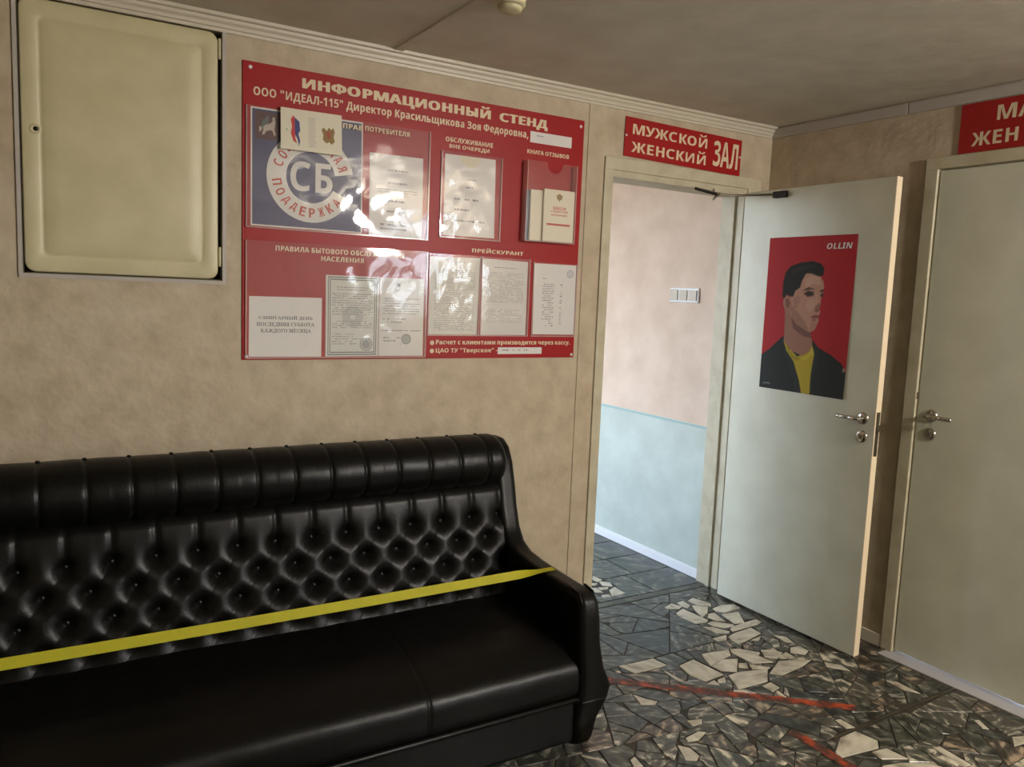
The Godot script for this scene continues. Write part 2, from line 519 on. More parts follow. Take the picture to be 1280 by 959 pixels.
	dark.append(noise_tex(81, 0.016, [[0.25, Color(0.15, 0.155, 0.135)], [0.5, Color(0.25, 0.255, 0.23)], [0.68, Color(0.36, 0.36, 0.325)], [0.8, Color(0.50, 0.49, 0.44)]], 512, "fbm", 6, 25.0))
	dark.append(noise_tex(82, 0.009, [[0.0, Color(0.19, 0.19, 0.17)], [0.55, Color(0.29, 0.285, 0.255)], [0.72, Color(0.42, 0.41, 0.375)], [0.84, Color(0.66, 0.635, 0.57)], [1.0, Color(0.82, 0.80, 0.74)]], 512, "ridge", 4, 40.0))
	dark.append(noise_tex(83, 0.015, [[0.25, Color(0.17, 0.155, 0.135)], [0.5, Color(0.29, 0.265, 0.235)], [0.66, Color(0.42, 0.375, 0.325)], [0.8, Color(0.64, 0.57, 0.48)]], 512, "fbm", 6, 30.0))
	dark.append(noise_tex(84, 0.014, [[0.25, Color(0.12, 0.125, 0.12)], [0.55, Color(0.20, 0.205, 0.195)], [0.8, Color(0.33, 0.335, 0.315)]], 512, "fbm", 5, 20.0))
	dark.append(noise_tex(85, 0.012, [[0.25, Color(0.22, 0.225, 0.20)], [0.48, Color(0.33, 0.33, 0.30)], [0.58, Color(0.45, 0.44, 0.395)], [0.66, Color(0.68, 0.65, 0.58)], [0.8, Color(0.80, 0.77, 0.70)]], 512, "fbm", 5, 50.0))
	M.dark_stones = []
	for t in dark:
		var m := mat(Color.WHITE, 0.3)
		m.albedo_texture = t
		M.dark_stones.append(m)
	M.cream_stones = []
	for k in 3:
		var m := mat(Color.WHITE, 0.34)
		m.albedo_texture = noise_tex(91 + k, 0.010, [[0.0, Color(0.50, 0.46, 0.40)], [0.25, Color(0.68, 0.655, 0.59)], [0.6, Color(0.76, 0.74, 0.675)], [1.0, Color(0.83, 0.81, 0.75)]], 512, "fbm", 5, 30.0)
		M.cream_stones.append(m)
	var slate := mat(Color.WHITE, 0.3)
	slate.albedo_texture = noise_tex(95, 0.008, [[0.25, Color(0.15, 0.165, 0.155)], [0.55, Color(0.24, 0.255, 0.235)], [0.72, Color(0.34, 0.35, 0.31)], [0.85, Color(0.47, 0.455, 0.37)]], 512, "fbm", 6, 25.0)
	M.slate = slate
	M.slate_joint = mat(Color(0.19, 0.205, 0.195), 0.7)
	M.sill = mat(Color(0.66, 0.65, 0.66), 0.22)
	M.concrete = world_tex(mat(Color.WHITE, 0.6), noise_tex(97, 0.02, [[0.0, Color(0.26, 0.27, 0.25)], [1.0, Color(0.42, 0.43, 0.40)]], 256, "fbm", 5), 2.0)
	M.lamp_glow = mat(Color(0.95, 0.93, 0.88), 0.5)
	M.lamp_glow.emission_enabled = true
	M.lamp_glow.emission = Color(1.0, 0.965, 0.925)
	M.lamp_glow.emission_energy_multiplier = 5.0

func shell():
	# board wall with the doorway and the recess of the cabinet
	var st := flat()
	var z0 := WALL_Z - 0.14
	for r in [[-2.4, 0.0, -0.02, CEIL], [-0.02, 0.0, 0.548, 1.452], [-0.02, 2.243, 0.548, CEIL], [0.548, 0.0, 2.125, CEIL], [2.125, 2.0, 2.97, CEIL], [2.97, 0.0, WALL_X + 0.14, CEIL]]:
		box(st, Vector3(r[0], r[1], z0), Vector3(r[2], r[3], WALL_Z))
	box(st, Vector3(-0.02, 1.452, z0), Vector3(0.548, 2.243, z0 + 0.02))
	tag(obj("wall_back", st, M.wallpaper), "beige mottled wallpapered wall behind the black sofa", "wall", "", "structure")
	# wall of the closed door, with a glazed opening further along behind the camera
	st = flat()
	var x1 := WALL_X + 0.14
	for r in [[WALL_Z - 0.14, 0.0, -1.955, CEIL], [-1.955, 2.02, -1.085, CEIL], [-1.085, 0.0, 0.6, CEIL], [0.6, 0.0, 2.8, 1.20], [0.6, 2.15, 2.8, CEIL], [2.8, 0.0, 4.34, CEIL]]:
		box(st, Vector3(WALL_X, r[1], r[0]), Vector3(x1, r[3], r[2]))
	tag(obj("wall_right", st, M.wallpaper), "brownish wallpapered wall around the closed door", "wall", "", "structure")
	st = flat()
	box(st, Vector3(-2.54, 0, WALL_Z - 0.14), Vector3(-2.4, CEIL, 4.34))
	tag(obj("wall_left", st, M.wallpaper), "beige wallpapered wall at the far end of the sofa", "wall", "", "structure")
	st = flat()
	box(st, Vector3(-2.4, 0, 4.2), Vector3(WALL_X, CEIL, 4.34))
	tag(obj("wall_front", st, M.wallpaper), "beige wallpapered wall opposite the information board", "wall", "", "structure")
	st = flat()
	box(st, Vector3(-2.54, CEIL, WALL_Z - 0.14), Vector3(x1, CEIL + 0.12, 4.34))
	var c = tag(obj("ceiling", st, M.ceiling), "low matt grey-beige ceiling of the waiting room", "ceiling", "", "structure")
	# cover strip over the joint of the ceiling sheets
	st = smooth()
	add_bevel_box(st, Vector3(1.128, CEIL - 0.006, WALL_Z + 0.03), Vector3(1.162, CEIL + 0.002, 4.19), 0.003, 2)
	obj("cover_strip", st, M.ceiling, c)
	# stepped plastic cornice on the board wall
	st = flat()
	var prof := [Vector2(0, -0.052), Vector2(0.007, -0.052), Vector2(0.008, -0.042), Vector2(0.013, -0.040), Vector2(0.014, -0.030), Vector2(0.021, -0.022), Vector2(0.022, -0.014), Vector2(0.032, -0.010), Vector2(0.033, 0.0)]
	for k in prof.size() - 1:
		var a: Vector2 = prof[k]
		var b: Vector2 = prof[k + 1]
		quad(st, Vector3(-2.4, CEIL + a.y, WALL_Z + a.x), Vector3(WALL_X - 0.004, CEIL + a.y, WALL_Z + a.x), Vector3(WALL_X - 0.004, CEIL + b.y, WALL_Z + b.x), Vector3(-2.4, CEIL + b.y, WALL_Z + b.x))
	tag(obj("trim_1", st, M.white_plastic), "stepped cream cornice along the top of the board wall", "cornice", "", "structure")
	# flat band along the top of the other wall, a dark slit above it
	var band = thing("trim_2", Vector3(WALL_X, CEIL, -2.0), "flat pale band under the ceiling above the closed door", "trim", "", "structure")
	for s in [[WALL_Z + 0.002, -2.082], [-2.079, -0.9], [-0.897, 4.19]]:
		obj("band_length", bevel_box(Vector3(WALL_X - 0.012, CEIL - 0.052, s[0]), Vector3(WALL_X + 0.001, CEIL - 0.007, s[1]), 0.003, 1), M.grey_plastic, band)
	# upright facing strip between the board and the doorway
	st = bevel_box(Vector3(2.010, 0.0, WALL_Z - 0.002), Vector3(2.0985, CEIL - 0.05, WALL_Z + 0.004), 0.0015, 1)
	tag(obj("trim_3", st, M.wallpaper), "papered upright panel between the red board and the doorway", "panel", "", "structure")
	# low skirting behind the open door
	st = bevel_box(Vector3(WALL_X - 0.012, 0.0, -2.74), Vector3(WALL_X + 0.001, 0.055, -1.975), 0.003, 1)
	tag(obj("baseboard_right", st, M.white_plastic), "low pale skirting on the wall behind the open door", "skirting", "", "structure")

# ---------------------------------------------------------------- floor
func stone(parent: Node, poly: PackedVector2Array, m: Material, lift: float, called := "stone"):
	var st := flat()
	add_stone(st, poly, lift)
	return obj(called, st, m, parent)

func add_stone(st: SurfaceTool, poly: PackedVector2Array, lift: float):
	if Geometry2D.is_polygon_clockwise(poly): poly.reverse()
	var n := poly.size()
	var mid := Vector2.ZERO
	for p in poly: mid += p / n
	var turn := rng.randf() * TAU
	var shift := Vector2(rng.randf(), rng.randf())
	var top := []
	var rim := []
	for p in poly:
		var q := p + (mid - p).normalized() * 0.0022
		top.append(Vector3(q.x, lift, q.y))
		rim.append(Vector3(p.x, lift - 0.0018, p.y))
	var put := func(p: Vector3):
		st.set_uv(Vector2(p.x, p.z).rotated(turn) * Vector2(1.5, 3.3) + shift)
		st.add_vertex(p)
	var idx := Geometry2D.triangulate_polygon(poly)
	for k in range(0, idx.size(), 3):
		var a: Vector3 = top[idx[k]]
		var b: Vector3 = top[idx[k + 1]]
		var c: Vector3 = top[idx[k + 2]]
		if (b - a).cross(c - a).y < 0:
			put.call(a); put.call(b); put.call(c)
		else:
			put.call(a); put.call(c); put.call(b)
	for k in n:
		var j := (k + 1) % n
		for lv in [[top[k], top[j], rim[k], rim[j]], [rim[k], rim[j], rim[k] - Vector3(0, 0.008, 0), rim[j] - Vector3(0, 0.008, 0)]]:
			for p in [lv[0], lv[2], lv[1], lv[1], lv[2], lv[3]]: put.call(p)

func cells(area: Rect2, pitch: float, stretch: float, angle: float) -> Array:
	# irregular convex pieces that fill the area: the cells of jittered points, longer one way
	var seeds := []
	var fwd := Transform2D(angle, Vector2.ZERO)
	var reach := area.size.length()
	var c := area.get_center()
	var n := int(ceil(reach / pitch)) + 2
	for i in range(-n, n):
		for j in range(-n, n):
			var p := Vector2((i + 0.5 * (j & 1) + rng.randf_range(-0.48, 0.48)) * pitch * stretch, (j + rng.randf_range(-0.48, 0.48)) * pitch / stretch)
			p = c + fwd * p
			if area.grow(pitch * 1.5).has_point(p): seeds.append(p)
	var out := []
	for i in seeds.size():
		var p: Vector2 = seeds[i]
		if not area.has_point(p): continue
		var poly := [p + Vector2(-1, -1) * pitch * 2, p + Vector2(1, -1) * pitch * 2, p + Vector2(1, 1) * pitch * 2, p + Vector2(-1, 1) * pitch * 2]
		for j in seeds.size():
			if i == j or seeds[j].distance_to(p) > pitch * 3.2: continue
			var d: Vector2 = seeds[j] - p
			var m: Vector2 = (seeds[j] + p) / 2
			var cut := []
			for k in poly.size():
				var a: Vector2 = poly[k]
				var b: Vector2 = poly[(k + 1) % poly.size()]
				var da := (a - m).dot(d)
				var db := (b - m).dot(d)
				if da <= 0: cut.append(a)
				if (da <= 0) != (db <= 0): cut.append(a + (b - a) * da / (da - db))
			poly = cut
			if poly.size() < 3: break
		if poly.size() >= 3: out.append(PackedVector2Array(poly))
	return out

func halved(poly: PackedVector2Array, at: Vector2, n: Vector2) -> PackedVector2Array:
	var out := PackedVector2Array()
	for k in poly.size():
		var a := poly[k]
		var b := poly[(k + 1) % poly.size()]
		var da := (a - at).dot(n)
		var db := (b - at).dot(n)
		if da <= 0: out.append(a)
		if (da <= 0) != (db <= 0): out.append(a + (b - a) * da / (da - db))
	return out

# breaks a slab along crooked lines until the pieces are as small as wanted
func shatter(poly: PackedVector2Array, small: float, large: float, out: Array):
	if poly.size() < 3: return
	var want: float = lerp(small, large, pow(rng.randf(), 1.6))
	if poly_area(poly) < want:
		for k in 2:                       # knocked-off corners
			if rng.randf() < 0.55 and poly.size() > 3:
				var j := rng.randi() % poly.size()
				var c := poly[j]
				var e1 := poly[(j + 1) % poly.size()] - c
				var e0 := poly[(j + poly.size() - 1) % poly.size()] - c
				var p1 := c + e1 * rng.randf_range(0.12, 0.4)
				var p0 := c + e0 * rng.randf_range(0.12, 0.4)
				var q := PackedVector2Array()
				for i in poly.size():
					if i == j:
						q.append(p0); q.append(p1)
					else: q.append(poly[i])
				poly = q
		out.append(poly)
		return
	var mid := Vector2.ZERO
	for p in poly: mid += p / poly.size()
	var axis := Vector2.RIGHT
	var far := 0.0
	for a in poly:
		for b in poly:
			if a.distance_to(b) > far:
				far = a.distance_to(b)
				axis = (b - a) / far
	var n := axis.rotated(rng.randf_range(-0.75, 0.75))
	var at := mid + axis * far * rng.randf_range(-0.16, 0.16)
	shatter(halved(poly, at, n), small, large, out)
	shatter(halved(poly, at, -n), small, large, out)

func poly_area(p: PackedVector2Array) -> float:
	var s := 0.0
	for k in p.size(): s += p[k].cross(p[(k + 1) % p.size()])
	return abs(s) / 2

func tidy(p: PackedVector2Array) -> PackedVector2Array:
	var q := PackedVector2Array()
	for k in p.size():
		if p[k].distance_to(p[(k + 1) % p.size()]) > 0.006: q.append(p[k])
	return q

func stone_floor():
	var st := flat()
	box(st, Vector3(-2.54, -0.12, -2.855), Vector3(WALL_X + 0.14, -0.0028, 4.34))
	var fl = tag(obj("floor", st, M.mortar), "polished floor of broken marble pieces set in dark mortar", "floor", "", "structure")
	var taken := []
	for k in CREAM.size():
		var p := PackedVector2Array()
		for j in range(0, CREAM[k].size(), 2): p.append(Vector2(CREAM[k][j], CREAM[k][j + 1]))
		taken.append(p)
		stone(fl, p, M.cream_stones[k % 3], rng.randf_range(-0.0003, 0.0003))
	# the terrazzo strip of metal that divides two fields of the floor
	var strip := PackedVector2Array([Vector2(2.30, -1.606), Vector2(3.03, -1.618), Vector2(3.03, -1.610), Vector2(2.30, -1.598)])
	var shoulders := PackedVector2Array([Vector2(2.30, -1.609), Vector2(3.03, -1.621), Vector2(3.03, -1.607), Vector2(2.30, -1.595)])
	taken.append(shoulders)
	st = flat()
	add_stone(st, strip, 0.0003)
	obj("divider_strip", st, M.steel, fl)
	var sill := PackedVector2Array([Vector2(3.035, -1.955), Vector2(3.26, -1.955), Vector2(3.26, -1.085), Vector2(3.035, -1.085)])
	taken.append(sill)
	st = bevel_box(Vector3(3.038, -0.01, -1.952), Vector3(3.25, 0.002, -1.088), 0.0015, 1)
	obj("door_sill", st, M.sill, fl)  # sill whose pale colour also stands for daylight leaking under the door
	# broken pieces in view, one by one: larger and calmer by the doorway, smaller further in
	var near := []
	shatter(PackedVector2Array([Vector2(1.50, -2.85), Vector2(WALL_X, -2.85), Vector2(WALL_X, -2.34), Vector2(1.50, -2.34)]), 0.014, 0.050, near)
	shatter(PackedVector2Array([Vector2(1.20, -2.34), Vector2(WALL_X, -2.34), Vector2(WALL_X, -1.1), Vector2(1.20, -1.1)]), 0.0042, 0.023, near)
	var count := 0
	var rest := flat()
	for c0 in near:
		var parts := [c0]
		for t in taken:
			var grown = Geometry2D.offset_polygon(t, 0.004)[0]
			var next := []
			for q in parts: next.append_array(Geometry2D.clip_polygons(q, grown))
			parts = next
		for q in parts:
			var lim := PackedVector2Array([Vector2(1.2, -2.85), Vector2(WALL_X, -2.85), Vector2(WALL_X, -1.1), Vector2(1.2, -1.1)])
			for q2 in Geometry2D.intersect_polygons(q, lim):
				for q3 in Geometry2D.offset_polygon(q2, -0.0022):
					q3 = tidy(q3)
					if q3.size() < 3 or poly_area(q3) < 0.0005 or Geometry2D.triangulate_polygon(q3).is_empty(): continue
					var mid := Vector2.ZERO
					for p in q3: mid += p / q3.size()
					var pick := rng.randf()
					var m: Material
					if mid.y < -2.35: m = M.dark_stones[0] if pick < 0.55 else M.dark_stones[3]
					elif pick < 0.24: m = M.dark_stones[0]
					elif pick < 0.42: m = M.dark_stones[1]
					elif pick < 0.64: m = M.dark_stones[2]
					elif pick < 0.76: m = M.dark_stones[3]
					elif pick < 0.95: m = M.dark_stones[4]
					else: m = M.cream_stones[count % 3]
					if count < 254 and mid.x > 1.42 and not (mid.x < 1.53 and mid.y < -1.96) and mid.y < -1.92 + (mid.x - 1.4) * 0.62:
						stone(fl, q3, m, rng.randf_range(-0.0004, 0.0004))
						count += 1
					else:
						add_stone(rest, q3, 0.0)
	# the rest of the room's floor, out of the picture
	for c0 in cells(Rect2(-2.4, -2.79, 3.6, 6.9), 0.2, 1.2, 0.4) + cells(Rect2(1.2, -1.1, 1.9, 5.2), 0.2, 1.2, 0.2):
		for q3 in Geometry2D.offset_polygon(c0, -0.004):
			q3 = tidy(q3)
			if q3.size() >= 3 and not Geometry2D.triangulate_polygon(q3).is_empty(): add_stone(rest, q3, -0.0006)
	var r := obj("paving_remainder", rest, M.dark_stones[0], fl)
	r.set_meta("kind", "stuff")
	# worn orange floor marking
	for w in [[Vector2(1.80, -2.315), Vector2(2.545, -1.695), 0.048, "long worn orange marking stripe on the stone floor, starting at the sofa"], [Vector2(2.198, -1.695), Vector2(2.20, -1.42), 0.046, "short worn orange marking stripe on the stone floor beside pale marble pieces"]]:
		var a: Vector2 = w[0]
		var b: Vector2 = w[1]
		var side: Vector2 = (b - a).normalized().orthogonal()
		var n := int((b - a).length() / 0.012)
		st = flat()
		var prev = null
		for k in n + 1:
			var p := a.lerp(b, float(k) / n)
			var l: Vector2 = p + side * (w[2] / 2 * rng.randf_range(0.72, 1.02))
			var rr: Vector2 = p - side * (w[2] / 2 * rng.randf_range(0.72, 1.02))
			if prev != null:
				var h := 0.0011
				quad(st, Vector3(prev[0].x, h, prev[0].y), Vector3(l.x, h, l.y), Vector3(rr.x, h, rr.y), Vector3(prev[1].x, h, prev[1].y))
				for e in [[prev[0], l], [rr, prev[1]]]:
					quad(st, Vector3(e[0].x, 0.0, e[0].y), Vector3(e[1].x, 0.0, e[1].y), Vector3(e[1].x, h, e[1].y), Vector3(e[0].x, h, e[0].y))
			prev = [l, rr]
		tag(obj("floor_marking_stripe", st, M.orange), w[3], "floor marking", "orange floor markings")

# ---------------------------------------------------------------- rooms behind the doors
func back_room():
	var z_far := -6.6
	var xw := 2.975
	var st := flat()
	box(st, Vector3(xw, 0.80, z_far), Vector3(xw + 0.12, 2.7, WALL_Z - 0.14))
	var up = tag(obj("wall_hall_side", st, M.pink_wall), "pale pink upper hall wall seen through the open doorway", "wall", "", "structure")
	st = flat()
	box(st, Vector3(xw - 0.003, 0.0, z_far), Vector3(xw + 0.12, 0.80, WALL_Z - 0.14))
	obj("painted_dado", st, M.blue_wall, up)
	st = flat()
	box(st, Vector3(xw - 0.005, 0.792, z_far), Vector3(xw, 0.806, WALL_Z - 0.14))
	obj("dado_line", st, M.blue_line, up)
	tag(obj("baseboard_hall", bevel_box(Vector3(xw - 0.016, 0.0, z_far), Vector3(xw + 0.001, 0.05, WALL_Z - 0.142), 0.004, 2), M.white_board), "white skirting at the foot of the pale blue hall wall", "skirting", "", "structure")
	st = flat()
	box(st, Vector3(0.2, 0, z_far - 0.12), Vector3(xw + 0.12, 2.7, z_far))
	tag(obj("wall_hall_far", st, M.pink_wall), "pink end wall of the hall beyond the doorway", "wall", "", "structure")
	# the hall's window wall
	st = flat()
	for r in [[z_far, 0.0, -6.2, 2.7], [-6.2, 0.0, -3.6, 0.5], [-6.2, 2.45, -3.6, 2.7], [-3.6, 0.0, WALL_Z - 0.14, 2.7]]:
		box(st, Vector3(0.06, r[1], r[0]), Vector3(0.2, r[3], r[2]))
	tag(obj("wall_hall_window", st, M.pink_wall), "hall wall with the wide window beyond the doorway", "wall", "", "structure")
	window("window_1", Vector3(0.13, 0.5, -6.2), Vector3(0, 0, 1), 2.6, 1.95, 3, "wide hall window that lights the pink and blue wall")
	st = flat()
	box(st, Vector3(0.06, 2.7, z_far - 0.12), Vector3(xw + 0.12, 2.82, WALL_Z - 0.14))
	box(st, Vector3(0.06, CEIL, WALL_Z - 0.16), Vector3(xw + 0.12, 2.82, WALL_Z - 0.14))
	tag(obj("ceiling_hall", st, M.ceiling), "ceiling of the hall beyond the doorway", "ceiling", "", "structure")
	# hall floor: slate slabs and a field of white broken marble
	st = flat()
	box(st, Vector3(0.06, -0.12, z_far), Vector3(xw + 0.12, -0.003, -2.856))
	var fl = tag(obj("floor_hall", st, M.slate_joint), "dark slate slab floor of the hall with a white mosaic patch", "floor", "", "structure")
	st = flat()
	box(st, Vector3(2.155, -0.02, -2.90), Vector3(2.945, 0.0, -2.858))
	obj("threshold_strip", st, M.concrete, fl)
	var taken := []
	var field := PackedVector2Array()
	for k in WHITE.size():
		var p := PackedVector2Array()
		for j in range(0, WHITE[k].size(), 2): p.append(Vector2(WHITE[k][j], WHITE[k][j + 1]))
		for v in p: field.append(v)
		stone(fl, p, M.cream_stones[k % 3], 0.0)
	taken.append(Geometry2D.convex_hull(field))
	var z := -2.905
	var row := 0
	while z > z_far + 0.1:
		var x := 2.96
		while x > 1.0:
			var w := rng.randf_range(0.24, 0.36)
			var cell := PackedVector2Array([Vector2(x - w + 0.003, z - 0.247), Vector2(x - 0.003, z - 0.247), Vector2(x - 0.003, z - 0.003), Vector2(x - w + 0.003, z - 0.003)])
			for q in Geometry2D.clip_polygons(cell, taken[0]):
				q = tidy(q)
				if q.size() > 2 and poly_area(q) > 0.0006 and not Geometry2D.triangulate_polygon(q).is_empty(): stone(fl, q, M.slate if rng.randf() < 0.7 else M.dark_stones[0], 0.0, "slab")
			x -= w
		z -= 0.25
		row += 1
	# three-gang light switch on the pink wall
	var sw = thing("light_switch", Vector3(xw, 1.475, -3.18), "white three-gang light switch on the pink hall wall", "switch")
	obj("base_plate", bevel_box(Vector3(xw - 0.012, 1.437, -3.292), Vector3(xw, 1.515, -3.072), 0.006, 3), M.white_board, sw)
	for k in 3:
		var zc := -3.253 + 0.071 * k
		st = bevel_box(Vector3(xw - 0.019, 1.448, zc - 0.029), Vector3(xw - 0.010, 1.503, zc + 0.029), 0.003, 2)
		obj("rocker", st, M.white_plastic, sw)

func side_room():
	# the room behind the closed door: only its daylight shows, under the door
	var x0 := WALL_X + 0.14
	var st := flat()
	for r in [[x0, -3.2, x0 + 2.6, -3.08], [x0, 0.0, x0 + 2.6, 0.12]]:
		box(st, Vector3(r[0], 0, r[1]), Vector3(r[2], 2.5, r[3]))
	for r in [[-3.08, 0.0, -2.6, 2.5], [-2.6, 0.0, -0.4, 0.25], [-2.6, 2.3, -0.4, 2.5], [-0.4, 0.0, 0.0, 2.5]]:
		box(st, Vector3(x0 + 2.5, r[1], r[0]), Vector3(x0 + 2.6, r[3], r[2]))
	box(st, Vector3(x0 - 0.02, CEIL, -3.2), Vector3(x0, 2.5, 0.12))
	tag(obj("wall_side_room", st, M.pink_wall), "walls of the bright room behind the closed door", "wall", "", "structure")
	st = flat()
	box(st, Vector3(x0 - 0.02, 2.5, -3.2), Vector3(x0 + 2.6, 2.6, 0.12))
	tag(obj("ceiling_side_room", st, M.ceiling), "ceiling of the room behind the closed door", "ceiling", "", "structure")
	st = flat()
	box(st, Vector3(x0, -0.12, -3.2), Vector3(x0 + 2.6, 0.0, 0.12))
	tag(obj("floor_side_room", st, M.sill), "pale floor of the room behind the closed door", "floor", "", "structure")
	window("window_2", Vector3(x0 + 2.55, 0.25, -2.6), Vector3(0, 0, 1), 2.2, 2.05, 2, "window of the room behind the closed door")

func window(called: String, corner: Vector3, along: Vector3, w: float, h: float, lights: int, label: String):
	var o = thing(called, corner, label, "window", "", "structure")
	var t := 0.06
	var depth := Vector3(0.03, 0, 0) if along.x == 0 else Vector3(0, 0, 0.03)
	var fr := flat()
	box(fr, corner - depth, corner + along * w + Vector3(0, t, 0) + depth)
	box(fr, corner - depth + Vector3(0, h - t, 0), corner + along * w + Vector3(0, h, 0) + depth)
	for k in lights + 1:
		var a := corner + along * ((w - t) * k / lights)
		box(fr, a - depth, a + along * t + Vector3(0, h, 0) + depth)
	obj("window_frame", fr, M.white_board, o)
	for k in lights:
		var a := corner + along * ((w - t) * k / lights + t) + Vector3(0, t, 0)
		var b := corner + along * ((w - t) * (k + 1) / lights) + Vector3(0, h - t, 0)
		var p := flat()
		box(p, a - depth * 0.06, b + depth * 0.06)
		obj("pane", p, M.glass, o)

# ---------------------------------------------------------------- sofa
const SOFA_L := -0.72
const SOFA_R := 1.56
const CH := 0.117            # pitch of the channels and of the buttons
func sofa():
	var o = thing("sofa", Vector3(0.42, 0, -2.35), "long black leather sofa with deep buttoned back against the wall", "sofa")
	var xa := SOFA_L + 0.082
	var xb := SOFA_R - 0.082
	var n := int((xb - xa) / 0.0075)
	# buttoned back
	var lean := func(y: float): return lerp(-2.425, -2.535, (y - 0.34) / 0.42)
	var tuft := func(u: float, v: float):
		var x: float = lerp(xa, xb, u)
		var y: float = lerp(0.33, 0.765, v)
		var gx := (x - 1.355) / CH
		var gy := (y - 0.632) / 0.075
		var best := 9.0
		for dj in [-1, 0, 1, 2]:
			var j: float = floor(gy) + dj
			var sh: float = 0.5 * fposmod(j, 2.0)
			var i: float = round(gx - sh)
			var d := Vector2((gx - sh - i) * CH, (gy - j) * 0.075).length()
			if j <= 0.01 and j > -3.5: best = min(best, d)
		var pit := exp(-pow(best / 0.020, 2.0)) * 0.024 + exp(-pow(best / 0.042, 2.0)) * 0.013
		var p := gx + gy / 2
		var q := gx - gy / 2
		var fold: float = min(abs(p - round(p)), abs(q - round(q)))
		var crease := exp(-pow(fold / 0.05, 2.0)) * 0.0016
		if gy > 0.0: crease = exp(-pow((gx - round(gx)) / 0.07, 2.0)) * 0.007
		var z: float = lean.call(y) + 0.034 - pit - crease
		z -= 0.05 * pow(max(0.0, (y - 0.715) / 0.05), 2.0)
		return Vector3(x, y, z)
	var st := smooth()
	sheet(st, n, 66, tuft)
	var back = obj("buttoned_back", st, M.leather, o)
	var bm := smooth()
	lathe(bm, [[0.0, 0.006], [0.005, 0.0052], [0.0085, 0.003], [0.0095, 0.0], [0.008, -0.003]], 12, Transform3D.IDENTITY)
	bm.generate_normals()
	var button := bm.commit()
	for j in 4:
		for k in 24:
			var x := 1.355 + CH / 2 * (j % 2) - CH * k
			if x < xa + 0.02 or x > xb - 0.02: continue
			var y := 0.632 - 0.075 * j
			var b := obj("button", button, M.leather, back)
			b.transform = toward(Vector3(x, y, lean.call(y) - 0.005), Vector3(0, 0.25, 1))
	# channelled bolster along the top
	var roll := func(u: float, v: float):
		var x: float = lerp(xa, xb + 0.012, u)
		var a: float = lerp(PI + 0.6, -PI * 0.5 - 0.35, v)
		var r := 1.0
		for e in [x - xa, xb + 0.012 - x]:
			if e < 0.035: r = min(r, lerp(0.72, 1.0, sqrt(max(0.0, 1.0 - pow(1.0 - e / 0.035, 2.0)))))
		var g := (x - 1.412) / CH
		g = (g - round(g)) * CH
		var groove := 0.006 * exp(-pow(g / 0.004, 2.0)) + 0.0015 * exp(-pow(g / 0.014, 2.0))
		var puff := sin(a * 3.0 + round((x - 1.412) / CH) * 2.1) * 0.0005
		return Vector3(x, 0.828 + sin(a) * ((0.096 - groove + puff) * r), -2.568 + cos(a) * ((0.112 - groove + puff) * r))
	st = smooth()
	sheet(st, int((xb - xa) / 0.005), 36, roll, true)
	var bolster = obj("bolster", st, M.leather, o)
	bm = smooth()
	lathe(bm, [[0.0, 0.006], [0.004, 0.005], [0.007, 0.002], [0.008, -0.002]], 8, Transform3D.IDENTITY)
	bm.generate_normals()
	var knot := bm.commit()
	for k in 22:
		var x := 1.412 - CH * k
		if x < xa: break
		var b := obj("seam_knot", knot, M.leather, bolster)
		b.position = Vector3(x, 0.9205, -2.585)
	# end caps of the bolster
	for e in [xa, xb + 0.012]:
		st = smooth()
		lathe(st, [[0.0, 0.004], [0.05, 0.003], [0.07, 0.0]], 24, Transform3D(Basis(Vector3(0, 0, 1.12), Vector3(1 if e > 0 else -1, 0, 0), Vector3(0, 1.0, 0)), Vector3(e, 0.828, -2.568)))
		obj("bolster_end", st, M.leather, bolster)
	# seat: one long cushion with a rounded front and a seam
	var cut := [Vector2(-2.50, 0.31), Vector2(-2.44, 0.362), Vector2(-2.38, 0.368), Vector2(-2.28, 0.360), Vector2(-2.16, 0.348), Vector2(-2.07, 0.328), Vector2(-2.02, 0.309), Vector2(-1.988, 0.292), Vector2(-1.966, 0.276), Vector2(-1.956, 0.256), Vector2(-1.953, 0.232), Vector2(-1.954, 0.200), Vector2(-1.960, 0.174), Vector2(-1.975, 0.160)]
	var curve := Curve2D.new()
	for k in cut.size():
		var a: Vector2 = cut[max(0, k - 1)]
		var b: Vector2 = cut[min(cut.size() - 1, k + 1)]
		curve.add_point(cut[k], -(b - a) / 6, (b - a) / 6)
	var len := curve.get_baked_length()
	var wob := FastNoiseLite.new()
	wob.seed = 4
	wob.frequency = 2.2
	var seat := func(u: float, v: float):
		var x: float = lerp(xa, xb, u)
		var p := curve.sample_baked(v * len)
		var s := exp(-pow((x - 0.955) / 0.004, 2.0)) * 0.004
		var w := wob.get_noise_2d(x, v * 1.3) * 0.007 * (1.0 - v * 0.4)
		return Vector3(x, p.y + w - s * 0.5, p.x + w * 0.6 - s)
	st = smooth()
	sheet(st, 430, 44, seat, true)
	obj("seat_cushion", st, M.leather, o)
	st = smooth()
	tube(st, [Vector3(xa, 0.160, -1.963), Vector3(xb + 0.05, 0.160, -1.961)], 0.009, 10)
	obj("welt", st, M.leather, o)
	obj("front_apron", bevel_box(Vector3(xa, 0.012, -2.70), Vector3(xb, 0.160, -1.964), 0.014, 3), M.leather, o)
	obj("back_frame", bevel_box(Vector3(xa, 0.02, -2.735), Vector3(xb, 0.84, -2.60), 0.02, 2), M.leather, o)
